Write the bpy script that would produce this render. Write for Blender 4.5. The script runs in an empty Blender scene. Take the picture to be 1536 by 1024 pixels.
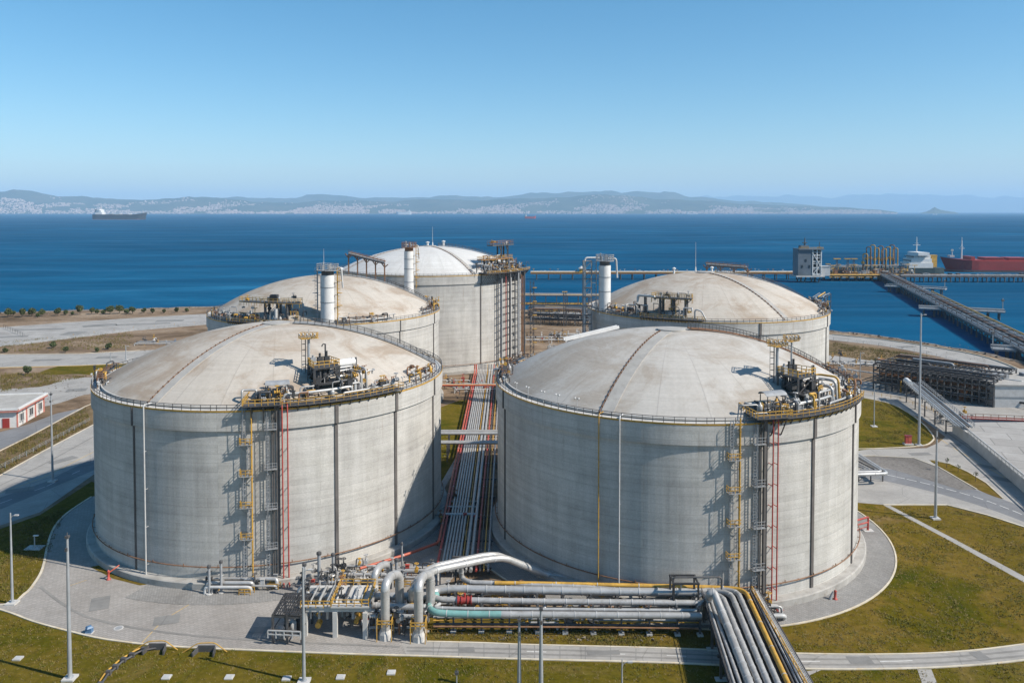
import bpy, math, random
from mathutils import Vector, Matrix
R_ = math.radians
sin, cos, pi = math.sin, math.cos, math.pi
scene = bpy.context.scene
COL = scene.collection
random.seed(7)

# ---------------------------------------------------------------- survey
# The camera station, used to turn a bearing in the photograph into a place on the ground.
CAM_H, FPX, PITCH, HOR = 67.5, 1210.0, R_(2.0), 316.5
ROW0 = HOR + FPX * math.tan(PITCH)

def G(px, py, z=0.0):
    dx, dz = (px - 768) / FPX, -(py - ROW0) / FPX
    c, s = cos(PITCH), sin(PITCH)
    d = Vector((dx, c + dz * s, -s + dz * c))
    t = (z - CAM_H) / d.z
    return Vector((d.x * t, d.y * t, z))

def at_depth(px, py, Y):
    dx, dz = (px - 768) / FPX, -(py - ROW0) / FPX
    c, s = cos(PITCH), sin(PITCH)
    d = Vector((dx, c + dz * s, -s + dz * c))
    t = Y / d.y
    return Vector((d.x * t, Y, CAM_H + d.z * t))

def proj(p):
    c, s = cos(PITCH), sin(PITCH)
    y, z = p[1], p[2] - CAM_H
    f = y * c - z * s
    u = y * s + z * c
    return 768 + FPX * p[0] / f, ROW0 - FPX * u / f

# ---------------------------------------------------------------- materials
MATS = {}
def new_mat(name):
    m = bpy.data.materials.new(name); m.use_nodes = True
    MATS[name] = m
    nt = m.node_tree
    return m, nt, nt.nodes['Principled BSDF']

def nd(nt, kind, **kw):
    n = nt.nodes.new(kind)
    for k, v in kw.items():
        if k in n.inputs: n.inputs[k].default_value = v
        else: setattr(n, k, v)
    return n

def ramp(nt, fac, stops, interp='LINEAR'):
    r = nt.nodes.new('ShaderNodeValToRGB')
    e = r.color_ramp.elements
    r.color_ramp.interpolation = interp
    while len(e) > 1: e.remove(e[-1])
    e[0].position = stops[0][0]; e[0].color = (*stops[0][1], 1)
    for p, c in stops[1:]:
        n = e.new(p); n.color = (*c, 1)
    nt.links.new(fac, r.inputs[0])
    return r.outputs[0]

def noise(nt, vec, scale, detail=4, rough=.55, dist=0):
    n = nd(nt, 'ShaderNodeTexNoise', Scale=scale, Detail=detail, Roughness=rough, Distortion=dist)
    if vec is not None: nt.links.new(vec, n.inputs['Vector'])
    return n.outputs['Fac']

def mapped(nt, vec, scale=(1, 1, 1), rot=(0, 0, 0)):
    m = nd(nt, 'ShaderNodeMapping')
    m.inputs['Scale'].default_value = scale
    m.inputs['Rotation'].default_value = rot
    nt.links.new(vec, m.inputs['Vector'])
    return m.outputs[0]

def mix(nt, fac, a, b, mode='MIX'):
    m = nt.nodes.new('ShaderNodeMix'); m.data_type = 'RGBA'; m.blend_type = mode
    for sock, v in ((m.inputs[0], fac), (m.inputs[6], a), (m.inputs[7], b)):
        if hasattr(v, 'links') or hasattr(v, 'is_output'): nt.links.new(v, sock)
        else: sock.default_value = v if isinstance(v, (int, float)) else (*v, 1)
    return m.outputs[2]

def bump(nt, bsdf, h, strength, dist=.05):
    b = nd(nt, 'ShaderNodeBump', Strength=strength, Distance=dist)
    nt.links.new(h, b.inputs['Height']); nt.links.new(b.outputs[0], bsdf.inputs['Normal'])

def paint(name, col, rough=.5, metal=0.0, var=.25, dirt=(.12, .09, .06), dirtamt=.35, scale=.6):
    m, nt, b = new_mat(name)
    pos = nd(nt, 'ShaderNodeNewGeometry').outputs['Position']
    n1 = noise(nt, pos, scale, 5, .6)
    lo = tuple(c * (1 - var) for c in col); hi = tuple(min(1, c * (1 + var)) for c in col)
    c1 = ramp(nt, n1, [(.3, lo), (.7, hi)])
    n2 = noise(nt, pos, scale * 2.7, 6, .7)
    f = ramp(nt, n2, [(.52, (0, 0, 0)), (.72, (dirtamt,) * 3)])
    nt.links.new(mix(nt, f, c1, dirt), b.inputs['Base Color'])
    b.inputs['Roughness'].default_value = rough; b.inputs['Metallic'].default_value = metal
    return m

def concrete_wall():
    m, nt, b = new_mat('wall_concrete')
    uv = nd(nt, 'ShaderNodeTexCoord').outputs['UV']
    br = nd(nt, 'ShaderNodeTexBrick', offset=.5)
    nt.links.new(uv, br.inputs['Vector'])
    for k, v in (('Scale', 1), ('Mortar Size', .03), ('Mortar Smooth', .8), ('Brick Width', 12.0), ('Row Height', 1.6), ('Bias', 0)):
        br.inputs[k].default_value = v
    br.inputs['Color1'].default_value = (.50, .488, .462, 1); br.inputs['Color2'].default_value = (.47, .458, .436, 1)
    br.inputs['Mortar'].default_value = (.30, .287, .268, 1)
    big = ramp(nt, noise(nt, mapped(nt, uv, (.06, .035, 1)), 1, 6, .62), [(.3, (.82, .82, .83)), (.7, (1.10, 1.09, 1.07))])
    lift = ramp(nt, noise(nt, mapped(nt, uv, (.02, .9, 1)), 1, 3, .6), [(.35, (.86, .86, .855)), (.62, (1.06, 1.06, 1.055))])
    big = mix(nt, .8, big, lift, 'MULTIPLY')
    c = mix(nt, 1.0, br.outputs['Color'], big, 'MULTIPLY')
    streak = ramp(nt, noise(nt, mapped(nt, uv, (.33, .03, 1)), 1, 7, .68), [(.36, (.80, .795, .78)), (.6, (1.05, 1.05, 1.05))])
    c = mix(nt, .75, c, streak, 'MULTIPLY')
    # rust runs below the rim: strongest near the top of the wall
    sep = nd(nt, 'ShaderNodeSeparateXYZ'); nt.links.new(uv, sep.inputs[0])
    rust = noise(nt, mapped(nt, uv, (1.3, .05, 1)), 1, 3, .6)
    top = nd(nt, 'ShaderNodeMapRange'); nt.links.new(sep.outputs[1], top.inputs[0])
    top.inputs[1].default_value = 20; top.inputs[2].default_value = 32
    rm = nd(nt, 'ShaderNodeMath', operation='MULTIPLY')
    nt.links.new(ramp(nt, rust, [(.6, (0, 0, 0)), (.75, (.55,) * 3)]), rm.inputs[0]); nt.links.new(top.outputs[0], rm.inputs[1])
    c = mix(nt, rm.outputs[0], c, (.24, .17, .11))
    fine = noise(nt, uv, 3.2, 8, .7)
    c = mix(nt, .9, c, ramp(nt, fine, [(.3, (.82, .82, .815)), (.7, (1.12, 1.12, 1.12))]), 'MULTIPLY')
    blot = noise(nt, mapped(nt, uv, (.22, .3, 1)), 1, 7, .7, .8)
    c = mix(nt, .55, c, ramp(nt, blot, [(.36, (.84, .83, .81)), (.56, (1.04, 1.04, 1.04))]), 'MULTIPLY')
    nt.links.new(c, b.inputs['Base Color']); b.inputs['Roughness'].default_value = .9
    bump(nt, b, br.outputs['Fac'], .35, -.03)
    return m

def concrete_dome(name, base, stain):
    m, nt, b = new_mat(name)
    uv = nd(nt, 'ShaderNodeTexCoord').outputs['UV']          # u: sector 0..24, v: metres along the slope
    pos = nd(nt, 'ShaderNodeTexCoord').outputs['Object']
    br = nd(nt, 'ShaderNodeTexBrick', offset=0.0); nt.links.new(uv, br.inputs['Vector'])
    for k, v in (('Scale', 1), ('Mortar Size', .022), ('Mortar Smooth', .8), ('Brick Width', 1.0), ('Row Height', 8.0)):
        br.inputs[k].default_value = v
    br.inputs['Color1'].default_value = (*base, 1); br.inputs['Color2'].default_value = (*[c * .955 for c in base], 1)
    br.inputs['Mortar'].default_value = (*[c * .82 for c in base], 1)
    big = noise(nt, pos, .075, 8, .68, .8)
    c = mix(nt, ramp(nt, big, [(.44, (0, 0, 0)), (.60, (.9,) * 3)]), br.outputs['Color'], stain)
    rad = noise(nt, mapped(nt, uv, (3.0, .05, 1)), 1, 5, .65)
    c = mix(nt, .75, c, ramp(nt, rad, [(.34, (.92, .915, .90)), (.62, (1.03, 1.03, 1.03))]), 'MULTIPLY')
    ringn = noise(nt, mapped(nt, uv, (.35, 1.1, 1)), 1, 5, .6)
    c = mix(nt, .5, c, ramp(nt, ringn, [(.34, (.86, .85, .84)), (.64, (1.06, 1.06, 1.06))]), 'MULTIPLY')
    fine = noise(nt, pos, 1.6, 9, .72)
    c = mix(nt, .6, c, ramp(nt, fine, [(.3, (.82, .82, .81)), (.7, (1.10, 1.10, 1.10))]), 'MULTIPLY')
    nt.links.new(c, b.inputs['Base Color']); b.inputs['Roughness'].default_value = .92
    return m

def ground(name, stops, scale=.05, detail=9, rough=.68, fine=None, bumpst=.5, stretch=(1, 1, 1)):
    m, nt, b = new_mat(name)
    pos = mapped(nt, nd(nt, 'ShaderNodeNewGeometry').outputs['Position'], stretch, (0, 0, .5))
    n1 = noise(nt, pos, scale, detail, rough, .7)
    c = ramp(nt, n1, stops)
    n2 = noise(nt, pos, scale * 16, 6, .75)
    c = mix(nt, .8, c, ramp(nt, n2, [(.32, (.62, .62, .62)), (.68, (1.3, 1.3, 1.3))]), 'MULTIPLY')
    if fine:
        n3 = noise(nt, pos, fine[0], 5, .7)
        c = mix(nt, ramp(nt, n3, [(fine[2], (0, 0, 0)), (fine[2] + .12, (.85,) * 3)]), c, fine[1])
    nt.links.new(c, b.inputs['Base Color']); b.inputs['Roughness'].default_value = .95
    b.inputs['Specular IOR Level'].default_value = .03
    bump(nt, b, noise(nt, pos, 2.2, 5, .8), bumpst, .25)
    return m

def paving(name, a, c2, scale_w=.9, scale_h=.45, mortar=.03):
    m, nt, b = new_mat(name)
    pos = mapped(nt, nd(nt, 'ShaderNodeNewGeometry').outputs['Position'], (1, 1, 1), (0, 0, .35))
    br = nd(nt, 'ShaderNodeTexBrick'); nt.links.new(pos, br.inputs['Vector'])
    for k, v in (('Scale', 1), ('Mortar Size', mortar), ('Brick Width', scale_w), ('Row Height', scale_h)): br.inputs[k].default_value = v
    br.inputs['Color1'].default_value = (*a, 1); br.inputs['Color2'].default_value = (*c2, 1)
    br.inputs['Mortar'].default_value = (*[x * .6 for x in a], 1)
    c = mix(nt, .8, br.outputs['Color'], ramp(nt, noise(nt, pos, .09, 7, .65, .4), [(.33, (.74, .72, .70)), (.66, (1.1, 1.1, 1.1))]), 'MULTIPLY')
    c = mix(nt, .5, c, ramp(nt, noise(nt, pos, 1.3, 5, .7), [(.3, (.85, .85, .85)), (.7, (1.08, 1.08, 1.08))]), 'MULTIPLY')
    nt.links.new(c, b.inputs['Base Color']); b.inputs['Roughness'].default_value = .88
    return m

def road(name, a):
    m, nt, b = new_mat(name)
    pos = nd(nt, 'ShaderNodeNewGeometry').outputs['Position']
    c = ramp(nt, noise(nt, pos, .12, 7, .65, .6), [(.3, tuple(x * .78 for x in a)), (.7, tuple(x * 1.12 for x in a))])
    c = mix(nt, .7, c, ramp(nt, noise(nt, pos, 1.4, 6, .7), [(.3, (.84, .83, .82)), (.7, (1.1, 1.1, 1.1))]), 'MULTIPLY')
    cr = nd(nt, 'ShaderNodeTexVoronoi', feature='DISTANCE_TO_EDGE', Scale=.09); nt.links.new(pos, cr.inputs['Vector'])
    c = mix(nt, ramp(nt, cr.outputs['Distance'], [(.0, (.5,) * 3), (.012, (0, 0, 0))]), c, tuple(x * .45 for x in a))
    nt.links.new(c, b.inputs['Base Color']); b.inputs['Roughness'].default_value = .9
    return m

def sea_mat():
    m, nt, b = new_mat('sea_water')
    pos = nd(nt, 'ShaderNodeNewGeometry').outputs['Position']
    p2 = mapped(nt, pos, (.35, 1, 1), (0, 0, .12))
    big = noise(nt, mapped(nt, pos, (.30, 1, 1), (0, 0, .10)), .0045, 8, .68, 1.6)
    c = ramp(nt, big, [(.36, (.0018, .050, .112)), (.50, (.003, .066, .144)), (.60, (.005, .084, .176)), (.70, (.014, .125, .24))])
    nt.links.new(c, b.inputs['Base Color'])
    b.inputs['Roughness'].default_value = .6
    b.inputs['Specular IOR Level'].default_value = 0
    w1 = noise(nt, p2, .11, 6, .62, .3)
    b1 = nd(nt, 'ShaderNodeBump', Strength=.9, Distance=1.6)
    nt.links.new(w1, b1.inputs['Height']); nt.links.new(b1.outputs[0], b.inputs['Normal'])
    g = nd(nt, 'ShaderNodeBsdfGlossy', Roughness=.30); nt.links.new(b1.outputs[0], g.inputs['Normal'])
    mx = nt.nodes.new('ShaderNodeMixShader'); fr = ramp(nt, noise(nt, mapped(nt, pos, (.22, 1, 1), (0, 0, .1)), .012, 8, .7, .9), [(.40, (.012,) * 3), (.58, (.04,) * 3), (.70, (.12,) * 3)])
    nt.links.new(fr, mx.inputs[0]); nt.links.new(b.outputs[0], mx.inputs[1]); nt.links.new(g.outputs[0], mx.inputs[2]); nt.links.new(mx.outputs[0], nt.nodes['Material Output'].inputs['Surface'])
    return m

GALV = paint('galvanised_pipe', (.37, .365, .355), .42, .22, .16, (.17, .145, .115), .5)
SILV = paint('silver_cladding', (.44, .435, .425), .36, .35, .14, (.24, .21, .17), .45)
DARK = paint('dark_steel', (.075, .075, .078), .6, .1, .3, (.14, .09, .05), .5)
GREY = paint('grey_paint', (.27, .28, .29), .55, 0, .2, (.14, .10, .07), .4)
LITE = paint('light_grey_paint', (.43, .43, .425), .5, 0, .12, (.3, .26, .2), .4)
WHITE = paint('white_paint', (.62, .615, .60), .5, 0, .08, (.42, .36, .29), .35)
PINK = paint('faded_red_paint', (.46, .17, .135), .6, 0, .2, (.5, .4, .35), .45)
YEL = paint('yellow_paint', (.47, .27, .045), .55, 0, .25, (.15, .09, .045), .75)
RED = paint('red_paint', (.36, .055, .042), .55, 0, .25, (.17, .07, .05), .6)
ORED = paint('orange_red_paint', (.40, .085, .045), .5, 0, .2, (.25, .1, .06), .4)
TEAL = paint('teal_paint', (.155, .32, .30), .5, 0, .18, (.24, .25, .22), .55)
RUST = paint('rusty_steel', (.21, .11, .06), .8, .1, .35, (.08, .05, .04), .5)
SLATE = paint('slate_paint', (.10, .125, .15), .6, 0, .2, (.2, .2, .2), .3, .1)
BLUE = paint('blue_paint', (.08, .17, .30), .5, 0, .2)
BOXG = paint('machine_black', (.03, .031, .034), .6, 0, .3, (.1, .08, .06), .4)
MAST = paint('mast_steel', (.36, .38, .40), .45, .3, .12, (.2, .18, .16), .3)
CWALL = concrete_wall()
CDOME = concrete_dome('dome_concrete', (.445, .405, .355), (.315, .25, .19))
CDOMG = concrete_dome('dome_concrete_grey', (.435, .412, .38), (.325, .285, .24))
CDOMW = concrete_dome('dome_white_coat', (.55, .545, .53), (.49, .48, .465))
CPLN = paint('plain_concrete', (.45, .44, .42), .9, 0, .14, (.26, .23, .2), .45, .25)
CPLI = paint('plinth_concrete', (.33, .315, .29), .9, 0, .2, (.17, .145, .115), .6, .35)
CSTRIP = paint('strip_concrete', (.34, .325, .30), .9, 0, .14, (.2, .18, .15), .45, .4)
GROOVE = paint('dark_joint', (.105, .095, .088), .8, 0, .25, (.06, .05, .05), .5, .3)
CAP = paint('kerb_concrete', (.50, .45, .36), .9, 0, .2, (.5, .32, .1), .6, .3)
GRASS = ground('grass_lawn', [(.32, (.040, .050, .004)), (.42, (.078, .070, .006)), (.50, (.125, .092, .014)), (.57, (.088, .074, .007)), (.66, (.150, .108, .030)), (.76, (.20, .145, .06))], .06, fine=(.45, (.050, .055, .006), .58))
GRASSB = ground('dry_grass', [(.32, (.045, .052, .004)), (.41, (.092, .074, .006)), (.49, (.148, .100, .020)), (.55, (.108, .080, .009)), (.64, (.155, .103, .033)), (.72, (.23, .165, .085))], .036, fine=(.5, (.065, .062, .008), .58))
SOIL = ground('bare_soil', [(.36, (.10, .07, .045)), (.5, (.20, .142, .095)), (.64, (.29, .225, .165))], .03, fine=(.08, (.09, .085, .03), .62), stretch=(.6, 1, 1))
SCRUB = ground('scrub', [(.3, (.055, .06, .02)), (.48, (.14, .10, .055)), (.7, (.25, .18, .11))], .06, fine=(.3, (.06, .06, .025), .58))
GRAVEL = ground('gravel', [(.3, (.13, .12, .11)), (.7, (.22, .205, .19))], .08, fine=(1.2, (.09, .085, .08), .58), bumpst=.3)
PAVE = paving('block_paving', (.325, .303, .28), (.283, .265, .244))
PAVEC = paving('apron_cobbles', (.29, .28, .265), (.22, .215, .205), .55, .35, .05)
SLAB = paving('concrete_slabs', (.34, .325, .305), (.30, .285, .265), 11, 7, .16)
CROAD = road('concrete_road', (.315, .30, .278))
AROAD = road('asphalt_road', (.175, .178, .185))
LINE = paint('road_line_white', (.62, .61, .58), .8, 0, .15, (.4, .38, .35), .6, .8)
LINEY = paint('road_line_yellow', (.50, .34, .12), .8, 0, .2, (.36, .32, .26), .7, .8)
ROCK = ground('shore_rock', [(.3, (.10, .085, .07)), (.6, (.26, .22, .18)), (.75, (.4, .36, .31))], .35, bumpst=1)
SEA = sea_mat()
HILL = ground('hill_land', [(.3, (.035, .05, .03)), (.55, (.07, .08, .045)), (.75, (.15, .12, .085))], .0011, 8, bumpst=0)
TOWN = paint('town_walls', (.56, .45, .39), .9, 0, .35, (.30, .15, .11), .6, .012)
LEAF = paint('leaf_green', (.055, .075, .022), .8, 0, .35, (.12, .10, .04), .5, 1.2)
BARK = paint('bark', (.10, .075, .055), .9)
HULLR = paint('red_hull', (.30, .035, .030), .45, 0, .12, (.2, .08, .06), .3, .12)
HULLP = paint('pink_boot_top', (.48, .20, .16), .6, 0, .15, (.3, .12, .1), .4, .12)
HULLD = paint('dark_hull', (.022, .045, .05), .5, 0, .15)
GLASS = paint('window_glass', (.035, .045, .055), .15, 0, .2, (.05, .05, .05), .1)

# ---------------------------------------------------------------- mesh builder
ORG = {}
class MB:
    def __init__(s): s.v = []; s.f = []; s.sm = []; s.uv = {}
    def add(s, vs, fs, smooth=False, uvs=None):
        o = len(s.v); s.v += [tuple(v) for v in vs]
        for i, f in enumerate(fs):
            if uvs: s.uv[len(s.f)] = uvs[i]
            s.f.append(tuple(o + k for k in f)); s.sm.append(smooth)
        return s
    def box(s, c, size, rz=0.0):
        cx, cy, cz = c; x, y, z = size[0] / 2, size[1] / 2, size[2] / 2
        ca, sa = cos(rz), sin(rz)
        vs = [(cx + a * x * ca - b * y * sa, cy + a * x * sa + b * y * ca, cz + d * z) for d in (-1, 1) for a, b in ((-1, -1), (1, -1), (1, 1), (-1, 1))]
        return s.add(vs, [(3, 2, 1, 0), (4, 5, 6, 7), (0, 1, 5, 4), (1, 2, 6, 5), (2, 3, 7, 6), (3, 0, 4, 7)])
    def bar(s, p, q, w, h=None):
        h = h or w; p, q = Vector(p), Vector(q); d = (q - p)
        if d.length < 1e-6: return s
        d.normalize(); up = Vector((0, 0, 1)) if abs(d.z) < .95 else Vector((0, 1, 0))
        a = d.cross(up).normalized() * w / 2; b = a.cross(d).normalized() * h / 2
        vs = [e + i * a + j * b for e in (p, q) for i, j in ((-1, -1), (1, -1), (1, 1), (-1, 1))]
        return s.add(vs, [(3, 2, 1, 0), (4, 5, 6, 7), (0, 1, 5, 4), (1, 2, 6, 5), (2, 3, 7, 6), (3, 0, 4, 7)])
    def tube(s, pts, r, n=8, closed=False, r2=None):
        P = [Vector(p) for p in pts]; m = len(P); rings = []; a = None
        for i in range(m):
            if closed: d = P[(i + 1) % m] - P[i - 1]
            else: d = P[min(i + 1, m - 1)] - P[max(i - 1, 0)]
            d.normalize()
            if a is None:
                up = Vector((0, 0, 1)) if abs(d.z) < .9 else Vector((1, 0, 0))
                a = d.cross(up).normalized()
            else: a = (a - d * a.dot(d)).normalized()
            b = d.cross(a); rr = r if r2 is None else r + (r2 - r) * i / (m - 1)
            rings.append([P[i] + a * rr * cos(2 * pi * k / n) + b * rr * sin(2 * pi * k / n) for k in range(n)])
        vs = [v for rg in rings for v in rg]; fs = []
        for i in range(m if closed else m - 1):
            j = (i + 1) % m
            fs += [(i * n + k, i * n + (k + 1) % n, j * n + (k + 1) % n, j * n + k) for k in range(n)]
        s.add(vs, fs, n > 5)
        if not closed:
            s.add(rings[0], [tuple(range(n - 1, -1, -1))]); s.add(rings[-1], [tuple(range(n))])
        return s
    def cyl(s, p, q, r, n=10, r2=None): return s.tube([p, q], r, n, r2=r2)
    def lathe(s, prof, c, n=32, smooth=True):
        cx, cy, cz = c
        vs = [(cx + r * cos(2 * pi * k / n), cy + r * sin(2 * pi * k / n), cz + z) for r, z in prof for k in range(n)]
        fs = [(i * n + k, i * n + (k + 1) % n, (i + 1) * n + (k + 1) % n, (i + 1) * n + k) for i in range(len(prof) - 1) for k in range(n)]
        return s.add(vs, fs, smooth)
    def prism(s, pts, z0, z1):
        n = len(pts)
        s.add([(p[0], p[1], z1) for p in pts], [tuple(range(n))]); s.add([(p[0], p[1], z0) for p in pts], [tuple(range(n - 1, -1, -1))])
        for i in range(n):
            a, b = pts[i], pts[(i + 1) % n]
            s.add([(a[0], a[1], z0), (b[0], b[1], z0), (b[0], b[1], z1), (a[0], a[1], z1)], [(0, 1, 2, 3)])
        return s
    def rail(s, pts, h=1.1, step=2.0, r=.045, closed=False, mids=2):
        P = [Vector(p) for p in pts]
        if closed: P.append(P[0])
        acc = 0.0
        for i in range(len(P) - 1):
            a, b = P[i], P[i + 1]; L = (b - a).length
            for k in range(mids):
                z = Vector((0, 0, h * (k + 1) / mids)); s.bar(a + z, b + z, r * 2)
            t = -acc
            while t < L:
                if t >= 0:
                    q = a + (b - a) * (t / max(L, 1e-6)); s.bar(q, q + Vector((0, 0, h)), r * 2)
                t += step
            acc = L - (t - step)
        q = P[-1]
        if not closed: s.bar(q, q + Vector((0, 0, h)), r * 2)
        return s
    def ladder(s, p, q, side, w=.5, cage=None, r=.05):
        p, q = Vector(p), Vector(q); side = Vector(side).normalized() * w / 2
        s.bar(p - side, q - side, r * 2); s.bar(p + side, q + side, r * 2)
        n = max(2, int((q - p).length / .5))
        for i in range(n):
            c = p + (q - p) * ((i + .5) / n); s.bar(c - side, c + side, .06)
        if cage is not None:
            out = Vector(cage).normalized() * .75
            for i in range(max(2, int((q - p).length / 1.1))):
                c = p + (q - p) * ((i + 1) / max(2, int((q - p).length / 1.1)))
                s.tube([c - side, c - side + out * .6, c + out, c + side + out * .6, c + side], .04, 4)
            s.bar(p + out + (q - p) * .25, q + out, .07); 
        return s
    def build(s, name, mat, parent=None, loc=None):
        org = Vector(ORG[parent.name] if parent is not None else (loc or (0, 0, 0)))
        me = bpy.data.meshes.new(name)
        me.from_pydata([tuple(Vector(v) - org) for v in s.v], [], s.f)
        me.polygons.foreach_set('use_smooth', s.sm)
        if s.uv:
            ul = me.uv_layers.new(name='UVMap')
            for pl in me.polygons:
                u = s.uv.get(pl.index)
                if u:
                    for k, li in enumerate(pl.loop_indices): ul.data[li].uv = u[k]
        me.materials.append(mat); me.update()
        o = bpy.data.objects.new(name, me); COL.objects.link(o)
        if parent is not None: o.parent = parent
        else: o.location = org
        ORG[o.name] = org
        return o

def fillet(pts, r, n=6):
    P = [Vector(p) for p in pts]; out = [P[0]]
    for i in range(1, len(P) - 1):
        a, b, c = P[i - 1], P[i], P[i + 1]
        la, lc = (a - b).length, (c - b).length
        t = min(r, la * .48, lc * .48)
        p0, p2 = b + (a - b) * (t / la), b + (c - b) * (t / lc)
        for k in range(n + 1):
            u = k / n; out.append(p0 * (1 - u) ** 2 + b * 2 * u * (1 - u) + p2 * u * u)
    out.append(P[-1]); return out

def tag(o, label=None, cat=None, group=None, kind=None):
    for k, v in (('label', label), ('category', cat), ('group', group), ('kind', kind)):
        if v: o[k] = v
    return o

def thing(name, label, cat, loc=(0, 0, 0), group=None):
    o = bpy.data.objects.new(name, None); COL.objects.link(o); o.location = loc; o.empty_display_size = .5
    ORG[o.name] = Vector(loc)
    return tag(o, label, cat, group)

def copy_tree(src, parent=None, loc=None, rz=None, label=None, scale=None):
    c = src.copy(); COL.objects.link(c)
    if parent is not None: c.parent = parent
    if loc is not None: c.location = loc
    if rz is not None: c.rotation_euler.z = rz
    if scale is not None: c.scale = (scale,) * 3 if isinstance(scale, (int, float)) else scale
    if label: c['label'] = label
    ORG[c.name] = Vector(loc) if loc is not None else ORG[src.name]
    for ch in list(src.children): copy_tree(ch, c)
    return c

ORD = ['first', 'second', 'third', 'fourth', 'fifth', 'sixth', 'seventh', 'eighth', 'ninth', 'tenth', 'eleventh', 'twelfth', 'thirteenth', 'fourteenth', 'fifteenth', 'sixteenth', 'seventeenth', 'eighteenth', 'nineteenth', 'twentieth', 'twenty-first', 'twenty-second']
def struct(name, mb, mat, loc=None): return tag(mb.build(name, mat, None, loc), kind='structure')

# ---------------------------------------------------------------- world, sun, camera
SUN_EL, SUN_AZ = R_(42), math.atan2(.94, -.34)       # azimuth clockwise from +Y
w = bpy.data.worlds.new('World'); scene.world = w; w.use_nodes = True
sky = w.node_tree.nodes.new('ShaderNodeTexSky'); sky.sky_type = 'NISHITA'; sky.sun_disc = False
sky.sun_elevation = SUN_EL; sky.sun_rotation = SUN_AZ; sky.altitude = 300; sky.air_density = 1.0; sky.dust_density = .6; sky.ozone_density = 3.5
bg = w.node_tree.nodes['Background']; bg.inputs[1].default_value = .105
hs = w.node_tree.nodes.new('ShaderNodeHueSaturation'); hs.inputs['Saturation'].default_value = 1.28; hs.inputs['Hue'].default_value = .488
w.node_tree.links.new(sky.outputs[0], hs.inputs['Color']); w.node_tree.links.new(hs.outputs[0], bg.inputs[0])
sl = bpy.data.lights.new('sun', 'SUN'); sl.energy = 5.0; sl.angle = R_(.53); sl.color = (1.0, .93, .83)
so = bpy.data.objects.new('sun', sl); COL.objects.link(so)
tosun = Vector((sin(SUN_AZ) * cos(SUN_EL), cos(SUN_AZ) * cos(SUN_EL), sin(SUN_EL)))
so.rotation_euler = tosun.to_track_quat('Z', 'Y').to_euler(); so.location = (150, -60, 200)

cd = bpy.data.cameras.new('camera'); cam = bpy.data.objects.new('camera', cd); COL.objects.link(cam)
cam.location = (0, 0, CAM_H); cam.rotation_euler = (pi / 2 - PITCH, 0, 0)
cd.sensor_width = 36; cd.lens = 36 * FPX / 1536; cd.shift_y = -(512 - ROW0) / 1536
cd.clip_start = .5; cd.clip_end = 200000; scene.camera = cam
scene.view_settings.view_transform = 'Standard'; scene.view_settings.look = 'None'
scene.view_settings.exposure = 0.42; scene.view_settings.gamma = 1
scene.cycles.use_denoising = True
scene.cycles.max_bounces = 6; scene.cycles.volume_bounces = 2

# ---------------------------------------------------------------- the land
def smooth(pts, n=5, closed=False):
    m = len(pts); out = []
    for i in range(m if closed else m - 1):
        p = [Vector((*pts[(i + k) % m if closed else min(max(i + k, 0), m - 1)], 0)) for k in (-1, 0, 1, 2)]
        for k in range(n):
            t = k / n
            v = .5 * ((2 * p[1]) + (p[2] - p[0]) * t + (2 * p[0] - 5 * p[1] + 4 * p[2] - p[3]) * t * t + (3 * p[1] - p[0] - 3 * p[2] + p[3]) * t ** 3)
            out.append((v.x, v.y))
    if not closed: out.append(tuple(pts[-1]))
    return out

def gpts(pts, z=0.0): return [G(px, py, z) for px, py in pts]

def sheet(name, pts, mat, z, world=False, kind='structure'):
    P = pts if world else [G(px, py) for px, py in pts]
    mb = MB(); mb.add([(p[0], p[1], z) for p in P], [tuple(range(len(P)))])
    o = mb.build(name, mat)
    import bmesh
    bm = bmesh.new(); bm.from_mesh(o.data); bmesh.ops.triangulate(bm, faces=bm.faces)
    for f in bm.faces:
        if f.normal.z < 0: f.normal_flip()
    bm.to_mesh(o.data); bm.free()
    return tag(o, kind=kind)

def band(name, pts, wid, mat, z, hgt=0.0, world=False, dash=None):
    """a strip of width wid along a ground line, flat or as a kerb of height hgt"""
    P = [Vector((p[0], p[1], 0)) for p in pts] if world else [G(px, py) for px, py in pts]
    mb = MB(); on = True; acc = 0
    L = []; R = []
    for i, p in enumerate(P):
        d = P[min(i + 1, len(P) - 1)] - P[max(i - 1, 0)]; d.normalize(); n = Vector((-d.y, d.x, 0)) * wid / 2
        L.append(p + n); R.append(p - n)
    for i in range(len(P) - 1):
        if dash:
            seg = (P[i + 1] - P[i]).length; k = 0.0
            while k < seg:
                a, b = k / seg, min(1, (k + dash[0]) / seg)
                q = [L[i].lerp(L[i + 1], a), L[i].lerp(L[i + 1], b), R[i].lerp(R[i + 1], b), R[i].lerp(R[i + 1], a)]
                mb.add([(v.x, v.y, z) for v in q], [(3, 2, 1, 0)]); k += dash[0] + dash[1]
            continue
        q = [L[i], L[i + 1], R[i + 1], R[i]]
        if hgt:
            vs = [(v.x, v.y, 0) for v in q] + [(v.x, v.y, hgt) for v in q]
            mb.add(vs, [(7, 6, 5, 4), (0, 1, 5, 4), (2, 3, 7, 6), (1, 2, 6, 5), (3, 0, 4, 7)])
        else: mb.add([(v.x, v.y, z) for v in q], [(3, 2, 1, 0)])
    return struct(name, mb, mat)

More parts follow.
